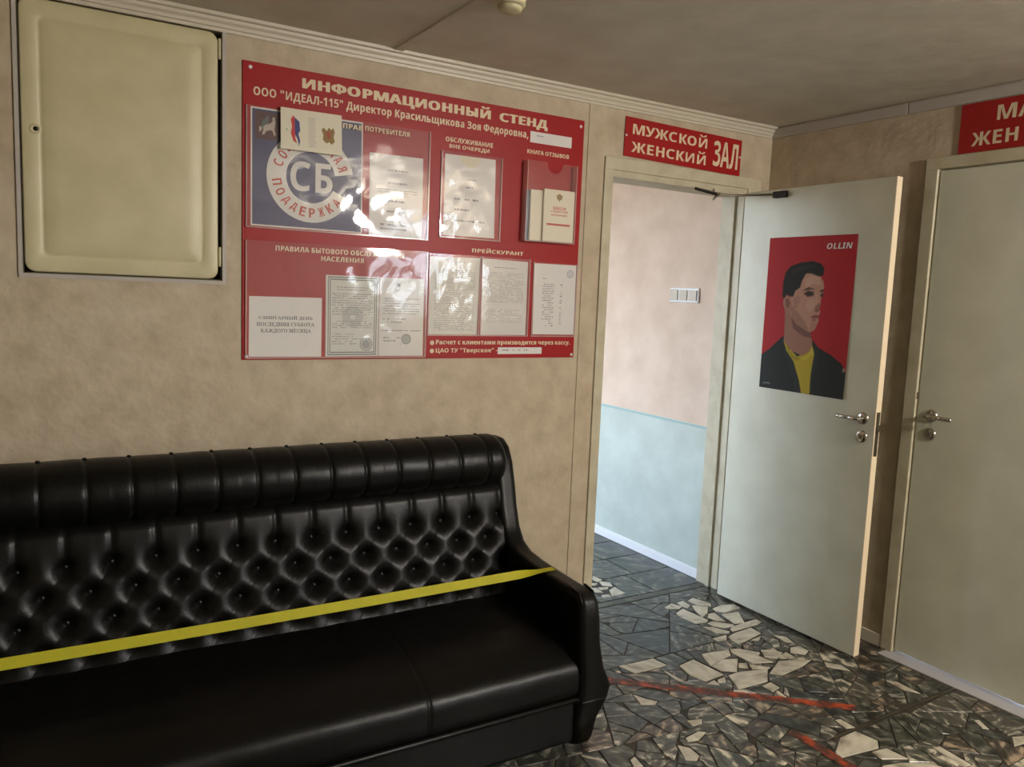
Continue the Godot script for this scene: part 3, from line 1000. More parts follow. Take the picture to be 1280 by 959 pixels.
	# arms that run up into wings beside the back
	var side := [Vector2(-1.962, 0.004), Vector2(-1.952, 0.08), Vector2(-1.946, 0.14), Vector2(-1.938, 0.19), Vector2(-1.938, 0.26), Vector2(-1.946, 0.34), Vector2(-1.952, 0.42), Vector2(-1.957, 0.475), Vector2(-1.975, 0.500), Vector2(-2.02, 0.507), Vector2(-2.10, 0.507), Vector2(-2.20, 0.508), Vector2(-2.30, 0.512), Vector2(-2.38, 0.522), Vector2(-2.43, 0.545), Vector2(-2.465, 0.59), Vector2(-2.49, 0.66), Vector2(-2.51, 0.74), Vector2(-2.535, 0.82), Vector2(-2.565, 0.872), Vector2(-2.605, 0.898), Vector2(-2.655, 0.900), Vector2(-2.70, 0.88), Vector2(-2.725, 0.82), Vector2(-2.735, 0.70), Vector2(-2.735, 0.40), Vector2(-2.735, 0.004)]
	for s in [1, -1]:
		var swell := func(p: Vector3):
			var f: float = smoothstep(-2.25, -1.95, p.z)
			var out: float = clamp((p.x - (SOFA_R - 0.082)) / 0.07, 0.0, 1.0)
			p.x += out * (0.048 * exp(-pow((p.y - 0.175) / 0.075, 2.0)) * f - 0.012 * (1.0 - smoothstep(0.0, 0.12, p.y)))
			p.x -= out * 0.01 * smoothstep(0.40, 0.50, p.y) * f
			if s < 0: p.x = SOFA_L + (SOFA_R - p.x)
			return p
		st = smooth()
		rounded_prism(st, side, SOFA_R - 0.084, SOFA_R, 0.024, swell)
		var arm = obj("armrest", st, M.leather, o)
		# piped edges of the front of the arm, and the welt round its foot
		for px in [SOFA_R - 0.074, SOFA_R - 0.010]:
			var pts := []
			for k in range(0, 10):
				var v: Vector2 = side[k]
				pts.append(swell.call(Vector3(px, v.y + (0.002 if k > 7 else 0.0), v.x + 0.0015 - (0.016 if px > SOFA_R - 0.03 else 0.012))))
			st = smooth()
			tube(st, pts, 0.0045, 8)
			obj("piping", st, M.leather, arm)
		st = smooth()
		tube(st, [swell.call(Vector3(SOFA_R - 0.075, 0.150, -1.948)), swell.call(Vector3(SOFA_R - 0.022, 0.150, -1.946)), swell.call(Vector3(SOFA_R - 0.004, 0.150, -1.962)), swell.call(Vector3(SOFA_R + 0.001, 0.152, -2.05)), swell.call(Vector3(SOFA_R + 0.001, 0.155, -2.4))], 0.006, 8)
		obj("arm_welt", st, M.leather, arm)
	# yellow tape stretched from arm to arm
	var tape := func(u: float, v: float):
		var x: float = lerp(SOFA_L + 0.03, SOFA_R - 0.03, u)
		var e: float = min(x - SOFA_L, SOFA_R - x)
		var lie: float = 1.0 - smoothstep(0.075, 0.20, e)          # flat on the arm, tilted in the air
		var t: float = lerp(deg_to_rad(58.0), deg_to_rad(2.0), lie)
		var w: float = (v - 0.5) * 0.029
		var sag: float = -0.004 * (1.0 - pow(2.0 * u - 1.0, 2.0))
		return Vector3(x, 0.5115 + sag + w * sin(t), -2.2 - w * cos(t))
	st = smooth()
	sheet(st, 120, 3, tape)
	var thick := func(u: float, v: float):
		var p: Vector3 = tape.call(u, v)
		return p - Vector3(0, 0.0008, 0.0008)
	sheet(st, 120, 3, thick, true)
	tag(obj("barrier_tape", st, M.yellow), "yellow barrier tape stretched across the sofa from arm to arm", "tape")

# ---------------------------------------------------------------- information board
const BZ := -2.785           # front face of the board
func slab(st: SurfaceTool, q: Array, z: float, t: float, n := 1, wave := 0.0, seed_ := 0):
	# a thin sheet with corners q = [top left, top right, bottom right, bottom left] in the wall's x, y, its front face n x n quads
	var f := FastNoiseLite.new()
	f.seed = seed_
	f.frequency = 3.2
	var at := func(u: float, v: float):
		var p: Vector2 = q[3].lerp(q[2], u).lerp(q[0].lerp(q[1], u), v)
		return Vector3(p.x, p.y, z + t + wave * (0.6 + f.get_noise_2d(p.x * 1.6, p.y * 1.6)) * min(1.0, 6.0 * min(min(u, 1 - u), min(v, 1 - v)) + 0.1))
	sheet(st, n, n, at)
	for e in [[0, 1], [1, 2], [2, 3], [3, 0]]:
		var a: Vector2 = q[e[0]]
		var b: Vector2 = q[e[1]]
		quad(st, Vector3(b.x, b.y, z), Vector3(a.x, a.y, z), Vector3(a.x, a.y, z + t), Vector3(b.x, b.y, z + t))

func rect(x0: float, y0: float, x1: float, y1: float) -> Array:
	return [Vector2(x0, y1), Vector2(x1, y1), Vector2(x1, y0), Vector2(x0, y0)]

func sheet_of_paper(called: String, q: Array, z: float, m: Material, label: String, category: String, group := "", t := 0.0006) -> MeshInstance3D:
	var st := flat()
	slab(st, q, z, t)
	return tag(obj(called, st, m), label, category, group)

func information_board():
	var o = thing("information_board", Vector3(1.3, 1.187, WALL_Z), "large red information board with document pockets above the sofa", "notice board")
	obj("panel", bevel_box(Vector3(0.612, 1.188, WALL_Z), Vector3(1.986, 2.170, BZ), 0.0015, 1), M.red, o)
	var face := Transform3D(Basis.IDENTITY, Vector3(0, 0, BZ))
	var title := SurfaceTool.new()
	title.begin(Mesh.PRIMITIVE_TRIANGLES)
	for k in 3: write(title, "ИНФОРМАЦИОННЫЙ  СТЕНД", 0.8080 + 0.002 * k, 2.1025, 1.8000 + 0.002 * k, 2.1555, face, false, true, 0.0005 + 0.0004 * k)
	obj("title_lettering", title.commit(), M.letter, o)
	letters("company_lettering", [["ООО \"ИДЕАЛ-115\" Директор Красильщикова Зоя Федоровна,", 0.647, 2.056, 1.715, 2.093]], face, M.letter, o, false, true)
	letters("heading_lettering", [["ОБСЛУЖИВАНИЕ", 1.352, 2.007, 1.556, 2.024]], face, M.letter, o)
	letters("heading_lettering", [["ВНЕ ОЧЕРЕДИ", 1.368, 1.981, 1.541, 1.999]], face, M.letter, o)
	letters("heading_lettering", [["КНИГА ОТЗЫВОВ", 1.713, 2.007, 1.915, 2.023]], face, M.letter, o)
	letters("heading_lettering", [["ПРАВИЛА БЫТОВОГО ОБСЛУЖИВАНИЯ", 0.723, 1.562, 1.196, 1.579]], face, M.letter, o)
	letters("heading_lettering", [["НАСЕЛЕНИЯ", 0.882, 1.536, 1.039, 1.553]], face, M.letter, o)
	letters("heading_lettering", [["ПРЕЙСКУРАНТ", 1.480, 1.602, 1.714, 1.621]], face, M.letter, o)
	letters("footer_lettering", [["Расчет с клиентами производится через кассу.", 1.336, 1.237, 1.964, 1.260], ["ЦАО ТУ \"Тверское\" -", 1.336, 1.206, 1.611, 1.228]], face, M.letter, o)
	for y in [1.2485, 1.217]:
		var d := smooth()
		lathe(d, [[0.0, 0.0008], [0.008, 0.0007], [0.009, 0.0]], 16, toward(Vector3(1.320, y, BZ), Vector3(0, 0, 1)))
		obj("bullet", d, M.letter, o)
	for s in [[0.637, 2.151], [1.968, 2.144], [1.975, 1.200], [0.626, 1.199]]:
		var d := smooth()
		lathe(d, [[0.0, 0.003], [0.004, 0.0026], [0.006, 0.001], [0.0065, 0.0]], 12, toward(Vector3(s[0], s[1], BZ), Vector3(0, 0, 1)))
		obj("screw", d, M.white_board, o)
	# pasted strips that hide a telephone number and a line
	var st := flat()
	slab(st, [Vector2(1.724, 2.094), Vector2(1.925, 2.094), Vector2(1.924, 2.051), Vector2(1.724, 2.051)], BZ, 0.0012)
	var strip = obj("pasted_strip", st, as_print(page(200, 44, [[0.15, 0.3, 0.42, 0.5, 0.25, 0.9]], 5, Color(0.5, 0.5, 0.55))), o)
	strip.set_meta("label", "white paper strip pasted under the title")
	st = flat()
	slab(st, rect(1.612, 1.204, 1.822, 1.231), BZ, 0.0012)
	obj("pasted_strip", st, as_print(page(200, 30, [[0.05, 0.35, 0.9, 0.6, 0.4, 0.85]], 6, Color(0.5, 0.5, 0.52))), o)
	# clear pockets, a little warped
	var k := 0
	for p in [[0.622, 1.634, 1.288, 2.030, 0.0052], [1.335, 1.650, 1.600, 1.972, 0.0045], [0.622, 1.193, 1.291, 1.592, 0.0050], [1.297, 1.276, 1.520, 1.588, 0.0042], [1.524, 1.276, 1.748, 1.588, 0.0042], [1.764, 1.276, 1.984, 1.580, 0.0042]]:
		st = smooth()
		slab(st, rect(p[0], p[1], p[2], p[3]), BZ + 0.0014, p[4], 36, 0.003, 30 + k)
		var pk = obj("clear_pocket", st, M.pocket, o)
		st = flat()
		for e in [[p[0], p[1], p[2], p[1] + 0.004], [p[0], p[1], p[0] + 0.004, p[3]], [p[2] - 0.004, p[1], p[2], p[3]]]:
			box(st, Vector3(e[0], e[1], BZ), Vector3(e[2], e[3], BZ + 0.0014 + p[4]))
		obj("pocket_edge", st, M.pocket_edge, pk)
		k += 1
	# deeper pocket for the books
	st = flat()
	box(st, Vector3(1.697, 1.660, BZ), Vector3(1.938, 1.664, BZ + 0.036))
	for x in [1.697, 1.935]: box(st, Vector3(x, 1.664, BZ), Vector3(x + 0.003, 1.976, BZ + 0.036))
	var bp = obj("book_pocket", st, M.pocket_edge, o)
	st = smooth()
	var lip := func(u: float, v: float):
		var x: float = lerp(1.697, 1.938, u)
		var dip: float = sqrt(max(0.0, 1.0 - pow((x - 1.826) / 0.038, 2.0))) * 0.042 if abs(x - 1.826) < 0.038 else 0.0
		return Vector3(x, lerp(1.660, 1.976 - dip, v), BZ + 0.036 + 0.001 * sin(u * 9.0))
	sheet(st, 40, 6, lip)
	obj("pocket_front", st, M.pocket, bp)
	letters("heading_lettering", [["ПРАВ", 0.949, 1.997, 1.022, 2.014], ["ПОТРЕБИТЕЛЯ", 1.030, 1.999, 1.200, 2.016]], Transform3D(Basis.IDENTITY, Vector3(0, 0, BZ + 0.0125)), M.letter, o)
	documents()

func documents():
	var PZ := BZ + 0.0003
	# blue poster with a white ring
	var po = thing("emblem_poster", Vector3(0.833, 1.641, PZ), "blue square poster with a white lettered ring around two large letters", "poster")
	var st := flat()
	slab(st, [Vector2(0.638, 2.027), Vector2(1.026, 2.028), Vector2(1.029, 1.641), Vector2(0.639, 1.641)], PZ, 0.0008)
	obj("paper", st, M.paper, po)
	st = flat()
	slab(st, [Vector2(0.643, 2.022), Vector2(1.021, 2.023), Vector2(1.024, 1.646), Vector2(0.644, 1.646)], PZ + 0.0008, 0.0003)
	obj("blue_field", st, M.blue_print, po)
	var c := Vector2(0.842, 1.817)
	st = flat()
	var a0 := deg_to_rad(10.0)
	var a1 := deg_to_rad(335.0)
	for k in 72:
		var t0: float = lerp(a0, a1, k / 72.0)
		var t1: float = lerp(a0, a1, (k + 1) / 72.0)
		var p := []
		for e in [[t0, 0.086], [t0, 0.152], [t1, 0.152], [t1, 0.086]]: p.append(Vector3(c.x + cos(e[0]) * e[1], c.y + sin(e[0]) * e[1], PZ + 0.0015))
		quad(st, p[0], p[1], p[2], p[3])
	obj("ring", st, M.paper, po)
	var big := SurfaceTool.new()
	big.begin(Mesh.PRIMITIVE_TRIANGLES)
	write(big, "СБ", c.x - 0.072, c.y - 0.048, c.x + 0.076, c.y + 0.052, Transform3D(Basis.IDENTITY, Vector3(0, 0, PZ + 0.0012)))
	obj("initials", big.commit(), M.paper, po)
	var ring := SurfaceTool.new()
	ring.begin(Mesh.PRIMITIVE_TRIANGLES)
	var word := "СОЦИАЛЬНАЯ"
	for k in word.length():
		var a := deg_to_rad(lerp(161.0, 21.0, k / float(word.length() - 1)))
		write(ring, word[k], -0.0095, -0.017, 0.0095, 0.017, Transform3D(Basis(Vector3(0, 0, 1), a - PI / 2), Vector3(c.x + cos(a) * 0.119, c.y + sin(a) * 0.119, PZ + 0.0016)), false, true)
	word = "ПОДДЕРЖКА"
	for k in word.length():
		var a := deg_to_rad(lerp(192.0, 320.0, k / float(word.length() - 1)))
		write(ring, word[k], -0.0105, -0.016, 0.0105, 0.016, Transform3D(Basis(Vector3(0, 0, 1), a + PI / 2), Vector3(c.x + cos(a) * 0.119, c.y + sin(a) * 0.119, PZ + 0.0016)), false, true)
	obj("ring_lettering", ring.commit(), M.letter_red, po)
	# small coat of arms: a pale horseman on dark red
	var im := Image.create(96, 112, false, Image.FORMAT_RGB8)
	im.fill(Color(0.28, 0.10, 0.10))
	for q in [[0.30, 0.45, 0.62, 0.40, 0.72, 0.30, 0.70, 0.18, 0.80, 0.14, 0.84, 0.36, 0.80, 0.60, 0.86, 0.80, 0.78, 0.84, 0.70, 0.64, 0.48, 0.68, 0.36, 0.84, 0.28, 0.82, 0.34, 0.64], [0.16, 0.56, 0.32, 0.50, 0.30, 0.62, 0.18, 0.78]]: poly_fill(im, q, Color(0.72, 0.66, 0.60))
	poly_fill(im, [0.42, 0.46, 0.40, 0.24, 0.50, 0.10, 0.58, 0.14, 0.56, 0.44], Color(0.34, 0.34, 0.34))
	poly_fill(im, [0.30, 0.30, 0.42, 0.22, 0.42, 0.48, 0.24, 0.60], Color(0.25, 0.36, 0.30))
	im.resize(48, 56, Image.INTERPOLATE_BILINEAR)
	st = flat()
	slab(st, rect(0.652, 1.926, 0.732, 2.015), PZ + 0.0011, 0.0003)
	obj("coat_of_arms", st, as_print(im), po)
	# white booklet clipped over the poster
	var bk = thing("booklet", Vector3(0.838, 1.901, BZ + 0.014), "white booklet with a tricolour map and a golden eagle over the blue poster", "booklet")
	st = smooth()
	add_bevel_box(st, Vector3(0.733, 1.902, BZ + 0.0135), Vector3(0.942, 2.036, BZ + 0.0185), 0.001, 1)
	obj("pages", st, M.paper, bk)
	im = Image.create(320, 208, false, Image.FORMAT_RGB8)
	im.fill(Color(0.86, 0.84, 0.76))
	poly_fill(im, [0.16, 0.26, 0.20, 0.16, 0.24, 0.24, 0.23, 0.70, 0.26, 0.84, 0.20, 0.78, 0.16, 0.60, 0.18, 0.44], Color(0.76, 0.17, 0.16))
	poly_fill(im, [0.22, 0.20, 0.30, 0.30, 0.31, 0.52, 0.28, 0.60, 0.31, 0.76, 0.29, 0.90, 0.27, 0.74, 0.23, 0.62], Color(0.17, 0.20, 0.46))
	for k in 22: im.fill_rect(Rect2i(int(0.44 * 320) + (k % 3) * 2, int((0.16 + 0.034 * k) * 208), int(0.13 * 320) - (k * 7) % 9, 3), Color(0.72, 0.70, 0.66))
	poly_fill(im, [0.66, 0.42, 0.70, 0.36, 0.75, 0.44, 0.78, 0.34, 0.82, 0.40, 0.86, 0.34, 0.88, 0.44, 0.86, 0.56, 0.88, 0.68, 0.82, 0.76, 0.79, 0.70, 0.74, 0.74, 0.68, 0.66, 0.69, 0.54], Color(0.52, 0.40, 0.14))
	poly_fill(im, [0.74, 0.46, 0.80, 0.44, 0.80, 0.62, 0.76, 0.62], Color(0.62, 0.22, 0.14))
	poly_fill(im, [0.08, 0.50, 0.11, 0.50, 0.11, 0.54, 0.08, 0.54], Color(0.55, 0.68, 0.50))
	st = flat()
	slab(st, [Vector2(0.731, 2.035), Vector2(0.941, 2.037), Vector2(0.945, 1.901), Vector2(0.733, 1.901)], BZ + 0.0185, 0.0006)
	obj("cover", st, as_print(im), bk)
	# sheets of A4
	var docs := "sheets in the board's pockets"
	sheet_of_paper("document", [Vector2(1.053, 1.930), Vector2(1.262, 1.931), Vector2(1.266, 1.634), Vector2(1.056, 1.636)], PZ, as_print(page(210, 297, [[0.3, 0.18, 0.72, 0.2, 0.05, 0.95], [0.3, 0.33, 0.7, 0.36, 0.06, 0.9], [0.15, 0.42, 0.9, 0.47, 0.028, 0.95], [0.25, 0.55, 0.8, 0.58, 0.06, 0.9], [0.2, 0.68, 0.7, 0.72, 0.05, 0.9], [0.2, 0.84, 0.7, 0.92, 0.05, 0.9]], 11)), "white sheet with widely spaced lines beside the blue ring poster", "document", docs)
	sheet_of_paper("document", [Vector2(1.352, 1.961), Vector2(1.570, 1.963), Vector2(1.575, 1.661), Vector2(1.352, 1.660)], PZ, as_print(page(210, 297, [[0.4, 0.28, 0.62, 0.3, 0.05, 0.9], [0.42, 0.38, 0.56, 0.4, 0.05, 0.9], [0.2, 0.53, 0.85, 0.56, 0.06, 0.9], [0.2, 0.66, 0.5, 0.68, 0.06, 0.9], [0.2, 0.80, 0.8, 0.83, 0.06, 0.9]], 12)), "white sheet with few lines in the pocket with a thumb notch", "document", docs)
	# thumb notch of that pocket, stood in for by an added cream half-disc
	st = flat()
	for k in 24:
		var t0 := PI + PI * k / 24.0
		var t1 := PI + PI * (k + 1) / 24.0
		tri(st, Vector3(1.461, 1.962, BZ + 0.0016), Vector3(1.461 + cos(t0) * 0.046, 1.962 + sin(t0) * 0.042, BZ + 0.0016), Vector3(1.461 + cos(t1) * 0.046, 1.962 + sin(t1) * 0.042, BZ + 0.0016))
	tag(obj("notch_disc", st, M.cream_paper), "cream half-round card disc standing for the thumb notch of the pocket", "card")
	var s = thing("closing_notice", Vector3(0.76, 1.2, PZ), "white notice with three centred lines of bold serif print", "notice", docs)
	st = flat()
	slab(st, [Vector2(0.635, 1.405), Vector2(0.886, 1.406), Vector2(0.886, 1.198), Vector2(0.634, 1.199)], PZ, 0.0006)
	obj("paper", st, M.paper, s)
	letters("lettering", [["САНИТАРНЫЙ ДЕНЬ", 0.667, 1.325, 0.853, 1.341], ["ПОСЛЕДНЯЯ СУББОТА", 0.660, 1.301, 0.860, 1.317], ["КАЖДОГО МЕСЯЦА", 0.674, 1.279, 0.848, 1.295]], Transform3D(Basis.IDENTITY, Vector3(0, 0, PZ + 0.0004)), M.ink, s, true, true)
	# certificate: a framed sheet and a plain one
	im = page(200, 297, [[0.2, 0.14, 0.8, 0.18, 0.03, 0.9], [0.12, 0.22, 0.88, 0.50, 0.028, 0.85], [0.12, 0.56, 0.88, 0.64, 0.026, 0.85], [0.12, 0.72, 0.7, 0.86, 0.03, 0.7]], 13, Color(0.52, 0.52, 0.50), Color(0.80, 0.80, 0.77))
	for f in [[0.04, 0.02], [0.075, 0.045]]:
		var x0 := int(f[0] * 200)
		var y0 := int(f[1] * 297)
		for e in [[x0, y0, 200 - 2 * x0, 4], [x0, 297 - y0 - 4, 200 - 2 * x0, 4], [x0, y0, 3, 297 - 2 * y0], [200 - x0 - 3, y0, 3, 297 - 2 * y0]]: im.fill_rect(Rect2i(e[0], e[1], e[2], e[3]), Color(0.45, 0.46, 0.44))
	for y in 297:
		for x in 200:
			var d1 := Vector2(x - 152, y - 252).length()
			var d2 := Vector2(x - 100, y - 150).length()
			if d1 < 24 and (d1 > 21 or (d1 < 17 and (x + y) % 5 < 3)): im.set_pixel(x, y, Color(0.46, 0.47, 0.47))
			elif d2 < 40 and d2 > 10: im.set_pixel(x, y, im.get_pixel(x, y).lerp(Color(0.60, 0.61, 0.60), 0.45))
	sheet_of_paper("certificate", [Vector2(0.899, 1.488), Vector2(1.100, 1.489), Vector2(1.100, 1.199), Vector2(0.901, 1.198)], PZ, as_print(im), "grey certificate with ornamental border and round seal", "certificate", docs)
	im = page(180, 297, [[0.3, 0.15, 0.75, 0.19, 0.04, 0.9], [0.08, 0.26, 0.9, 0.47, 0.032, 0.85], [0.08, 0.52, 0.6, 0.6, 0.04, 0.7], [0.05, 0.67, 0.95, 0.69, 0.04, 0.95], [0.1, 0.76, 0.5, 0.88, 0.04, 0.6]], 14, Color(0.5, 0.5, 0.5), Color(0.83, 0.82, 0.80))
	for y in 297:
		for x in 180:
			var d1 := Vector2(x - 110, y - 232).length()
			if d1 < 20 and (d1 > 17 or (x * 3 + y) % 5 < 3): im.set_pixel(x, y, Color(0.52, 0.53, 0.54))
			if Vector2(x - 74, (y - 26) * 1.2).length() < 9: im.set_pixel(x, y, Color(0.45, 0.45, 0.45))
	sheet_of_paper("document", [Vector2(1.102, 1.488), Vector2(1.279, 1.489), Vector2(1.281, 1.199), Vector2(1.102, 1.199)], PZ, as_print(im), "white stamped sheet close beside the bordered certificate", "document", docs)
	sheet_of_paper("price_list", [Vector2(1.302, 1.576), Vector2(1.517, 1.581), Vector2(1.512, 1.281), Vector2(1.303, 1.281)], PZ, as_print(page(210, 297, [[0.4, 0.06, 0.7, 0.09, 0.03, 0.9], [0.1, 0.17, 0.92, 0.96, 0.024, 0.88]], 15, Color(0.48, 0.48, 0.48), Color(0.83, 0.82, 0.79))), "densely printed price list next to the stamped sheets", "price list", docs)
	sheet_of_paper("price_list", [Vector2(1.528, 1.581), Vector2(1.738, 1.578), Vector2(1.739, 1.282), Vector2(1.531, 1.281)], PZ, as_print(page(210, 297, [[0.25, 0.1, 0.75, 0.12, 0.03, 0.9], [0.06, 0.17, 0.92, 0.56, 0.024, 0.88], [0.06, 0.66, 0.92, 0.84, 0.024, 0.88]], 16, Color(0.52, 0.52, 0.52), Color(0.82, 0.81, 0.79))), "densely printed price list between the two other price lists", "price list", docs)
	im = page(210, 297, [[0.2, 0.2, 0.28, 0.22, 0.04, 1.0], [0.2, 0.28, 0.48, 0.88, 0.033, 0.85], [0.62, 0.28, 0.68, 0.88, 0.033, 0.85]], 17, Color(0.50, 0.50, 0.52), Color(0.85, 0.84, 0.83))
	for y in 60:
		for x in 210:
			var d1 := Vector2(x - 180, y - 38).length()
			if d1 < 17 and (d1 > 15 or y % 6 < 2): im.set_pixel(x, y, Color(0.50, 0.52, 0.62))
	sheet_of_paper("price_list", [Vector2(1.770, 1.575), Vector2(1.978, 1.576), Vector2(1.981, 1.285), Vector2(1.774, 1.285)], PZ, as_print(im), "sparsely printed price list with a blue stamp in its corner", "price list", docs)
	# books in the deep pocket
	var b1 = thing("folder", Vector3(1.72, 1.665, BZ), "thin blue folder in the deep pocket behind the books", "folder", "books in the deep pocket")
	obj("cover", bevel_box(Vector3(1.705, 1.666, BZ + 0.001), Vector3(1.905, 1.862, BZ + 0.008), 0.001, 1), M.blue_cover, b1)
	var b2 = thing("book", Vector3(1.8, 1.665, BZ), "plain cream book standing behind the law booklet", "book", "books in the deep pocket")
	obj("pages", bevel_box(Vector3(1.727, 1.666, BZ + 0.0095), Vector3(1.915, 1.866, BZ + 0.0195), 0.001, 1), M.cream_paper, b2)
	var b3 = thing("law_booklet", Vector3(1.85, 1.665, BZ), "white booklet with red lettering and a small eagle in the deep pocket", "booklet", "books in the deep pocket")
	obj("cover", bevel_box(Vector3(1.783, 1.666, BZ + 0.021), Vector3(1.932, 1.873, BZ + 0.031), 0.001, 1), M.cream_paper, b3)
	var fc := Transform3D(Basis.IDENTITY, Vector3(0, 0, BZ + 0.031))
	letters("lettering", [["ЗАКОН", 1.826, 1.793, 1.890, 1.806], ["О ЗАЩИТЕ ПРАВ", 1.816, 1.781, 1.900, 1.790], ["ПОТРЕБИТЕЛЕЙ", 1.820, 1.769, 1.896, 1.778]], fc, M.letter_red, b3)
	st = flat()
	box(st, Vector3(1.800, 1.730, BZ + 0.031), Vector3(1.914, 1.738, BZ + 0.0316))
	obj("red_bar", st, M.letter_red, b3)
	st = flat()
	var eagle := [Vector2(-0.015, 0.010), Vector2(-0.006, 0.012), Vector2(0.0, 0.018), Vector2(0.006, 0.012), Vector2(0.015, 0.010), Vector2(0.012, -0.006), Vector2(0.004, -0.008), Vector2(0.0, -0.018), Vector2(-0.004, -0.008), Vector2(-0.012, -0.006)]
	for k in eagle.size():
		var p: Vector2 = eagle[k]
		var q: Vector2 = eagle[(k + 1) % eagle.size()]
		tri(st, Vector3(1.857, 1.842, BZ + 0.0316), Vector3(1.857 + q.x, 1.842 + q.y, BZ + 0.0316), Vector3(1.857 + p.x, 1.842 + p.y, BZ + 0.0316))
	obj("eagle_emblem", st, M.gold_print, b3)

# ---------------------------------------------------------------- signs over the doors
func hall_signs():
	var tilt := Basis(Vector3(0, 0, 1), deg_to_rad(-1.1))
	var at := Vector3(2.549, 2.132, WALL_Z + 0.001)
	var o = thing("door_sign", at, "red sign above the open doorway with two lines and a tall third word", "sign", "red signs over the doors")
	var pl := Transform3D(tilt, at)
	var st := smooth()
	add_bevel_box(st, Vector3(-0.350, -0.083, 0), Vector3(0.350, 0.083, 0.005), 0.0015, 1)
	var p = obj("plate", st, M.red_sign, o)
	p.transform = Transform3D(tilt, Vector3.ZERO)
	var f := Transform3D(tilt, at + Vector3(0, 0, 0.005))
	letters("lettering", [["МУЖСКОЙ", -0.309, 0.014, 0.128, 0.071]], f, M.letter, o)
	letters("lettering", [["ЖЕНСКИЙ", -0.311, -0.061, 0.126, -0.004]], f, M.letter, o)
	letters("tall_lettering", [["ЗАЛ", 0.171, -0.056, 0.330, 0.059]], f, M.letter, o)
	for s in [[-0.342, 0.004], [0.342, 0.004]]:
		var d := smooth()
		lathe(d, [[0.0, 0.003], [0.004, 0.0024], [0.005, 0.0]], 10, toward(f * Vector3(s[0], s[1], 0), Vector3(0, 0, 1)))
		obj("screw", d, M.white_board, o)
	# the sign over the closed door runs out of the picture
	at = Vector3(WALL_X - 0.001, 2.148, -1.52)
	o = thing("door_sign", at, "red sign above the closed door", "sign", "red signs over the doors")
	obj("plate", bevel_box(Vector3(WALL_X - 0.006, 2.055, -1.858), Vector3(WALL_X - 0.001, 2.240, -1.165), 0.0015, 1), M.red_sign, o)
	f = Transform3D(Basis(Vector3(0, 1, 0), -PI / 2), Vector3(WALL_X - 0.006, 2.148, -1.858))
	letters("lettering", [["МА", 0.138, 0.015, 0.272, 0.069]], f, M.letter, o)
	letters("lettering", [["ЖЕН", 0.050, -0.070, 0.220, -0.020]], f, M.letter, o)

# ---------------------------------------------------------------- wall cabinet
func fire_cabinet():
	var o = thing("wall_cabinet", Vector3(0.265, 1.452, WALL_Z), "cream metal cabinet door with keyhole set into the wall above the sofa", "cabinet")
	var st := flat()
	for e in [[-0.026, 1.440, -0.015, CEIL - 0.05], [0.549, 1.440, 0.561, CEIL - 0.05], [-0.015, 1.440, 0.549, 1.451]]:
		box(st, Vector3(e[0], e[1], WALL_Z - 0.02), Vector3(e[2], e[3], WALL_Z + 0.006))
	obj("frame", st, M.grey_plastic, o)
	st = flat()
	box(st, Vector3(-0.015, 1.452, WALL_Z - 0.115), Vector3(0.548, 2.243, WALL_Z - 0.11))
	for e in [[-0.015, 1.452, -0.012, 2.243], [0.545, 1.452, 0.548, 2.243], [-0.012, 1.452, 0.545, 1.455]]: box(st, Vector3(e[0], e[1], WALL_Z - 0.11), Vector3(e[2], e[3], WALL_Z - 0.003))
	obj("housing", st, M.cabinet_inside, o)
	# pressed door leaf: rounded corners and a bead that runs round the panel
	st = smooth()
	var rings := [[0.0, -0.014], [0.0, -0.003], [0.002, 0.001], [0.005, 0.0025], [0.040, 0.003], [0.046, 0.0005], [0.050, -0.0005], [0.055, 0.001], [0.062, 0.004], [0.10, 0.0045], [0.20, 0.0045]]
	var cx := 0.263
	var cy := 1.848
	var hw := 0.273
	var hh := 0.391
	var loop := []
	for r in rings:
		var row := []
		var w: float = hw - r[0]
		var h: float = hh - r[0]
		var rad: float = max(0.03 - r[0] * 0.2, 0.012)
		for q in 4:
			for k in 7:
				var a := PI / 2 * q + PI / 2 * k / 6
				row.append(Vector3(cx + (w - rad) * (1 if q == 0 or q == 3 else -1) + rad * cos(a), cy + (h - rad) * (1 if q < 2 else -1) + rad * sin(a), WALL_Z + 0.002 + r[1]))
		loop.append(row)
	for g in loop.size() - 1:
		for k in 28:
			var j := (k + 1) % 28
			quad(st, loop[g][k], loop[g][j], loop[g + 1][j], loop[g + 1][k])
	for k in 28: tri(st, loop[-1][k], loop[-1][(k + 1) % 28], Vector3(cx, cy, WALL_Z + 0.0065))
	var leaf = obj("door", st, M.cabinet_paint, o)
	st = smooth()
	lathe(st, [[0.0, -0.001], [0.006, -0.001], [0.0065, 0.0015], [0.013, 0.002], [0.0155, 0.0]], 20, toward(Vector3(0.026, 1.871, WALL_Z + 0.0055), Vector3(0, 0, 1)))
	obj("lock_rosette", st, M.cabinet_paint, leaf)
	st = smooth()
	lathe(st, [[0.0, 0.003], [0.0045, 0.0025], [0.0065, 0.0005]], 14, toward(Vector3(0.026, 1.871, WALL_Z + 0.0055), Vector3(0, 0, 1)))
	obj("lock_cylinder", st, M.dark_metal, leaf)
	for y in [2.19, 1.53]:
		st = smooth()
		tube(st, [Vector3(0.5405, y - 0.03, WALL_Z + 0.002), Vector3(0.5405, y, WALL_Z + 0.002), Vector3(0.5405, y + 0.03, WALL_Z + 0.002)], 0.005, 10)
		obj("hinge", st, M.cabinet_paint, o)

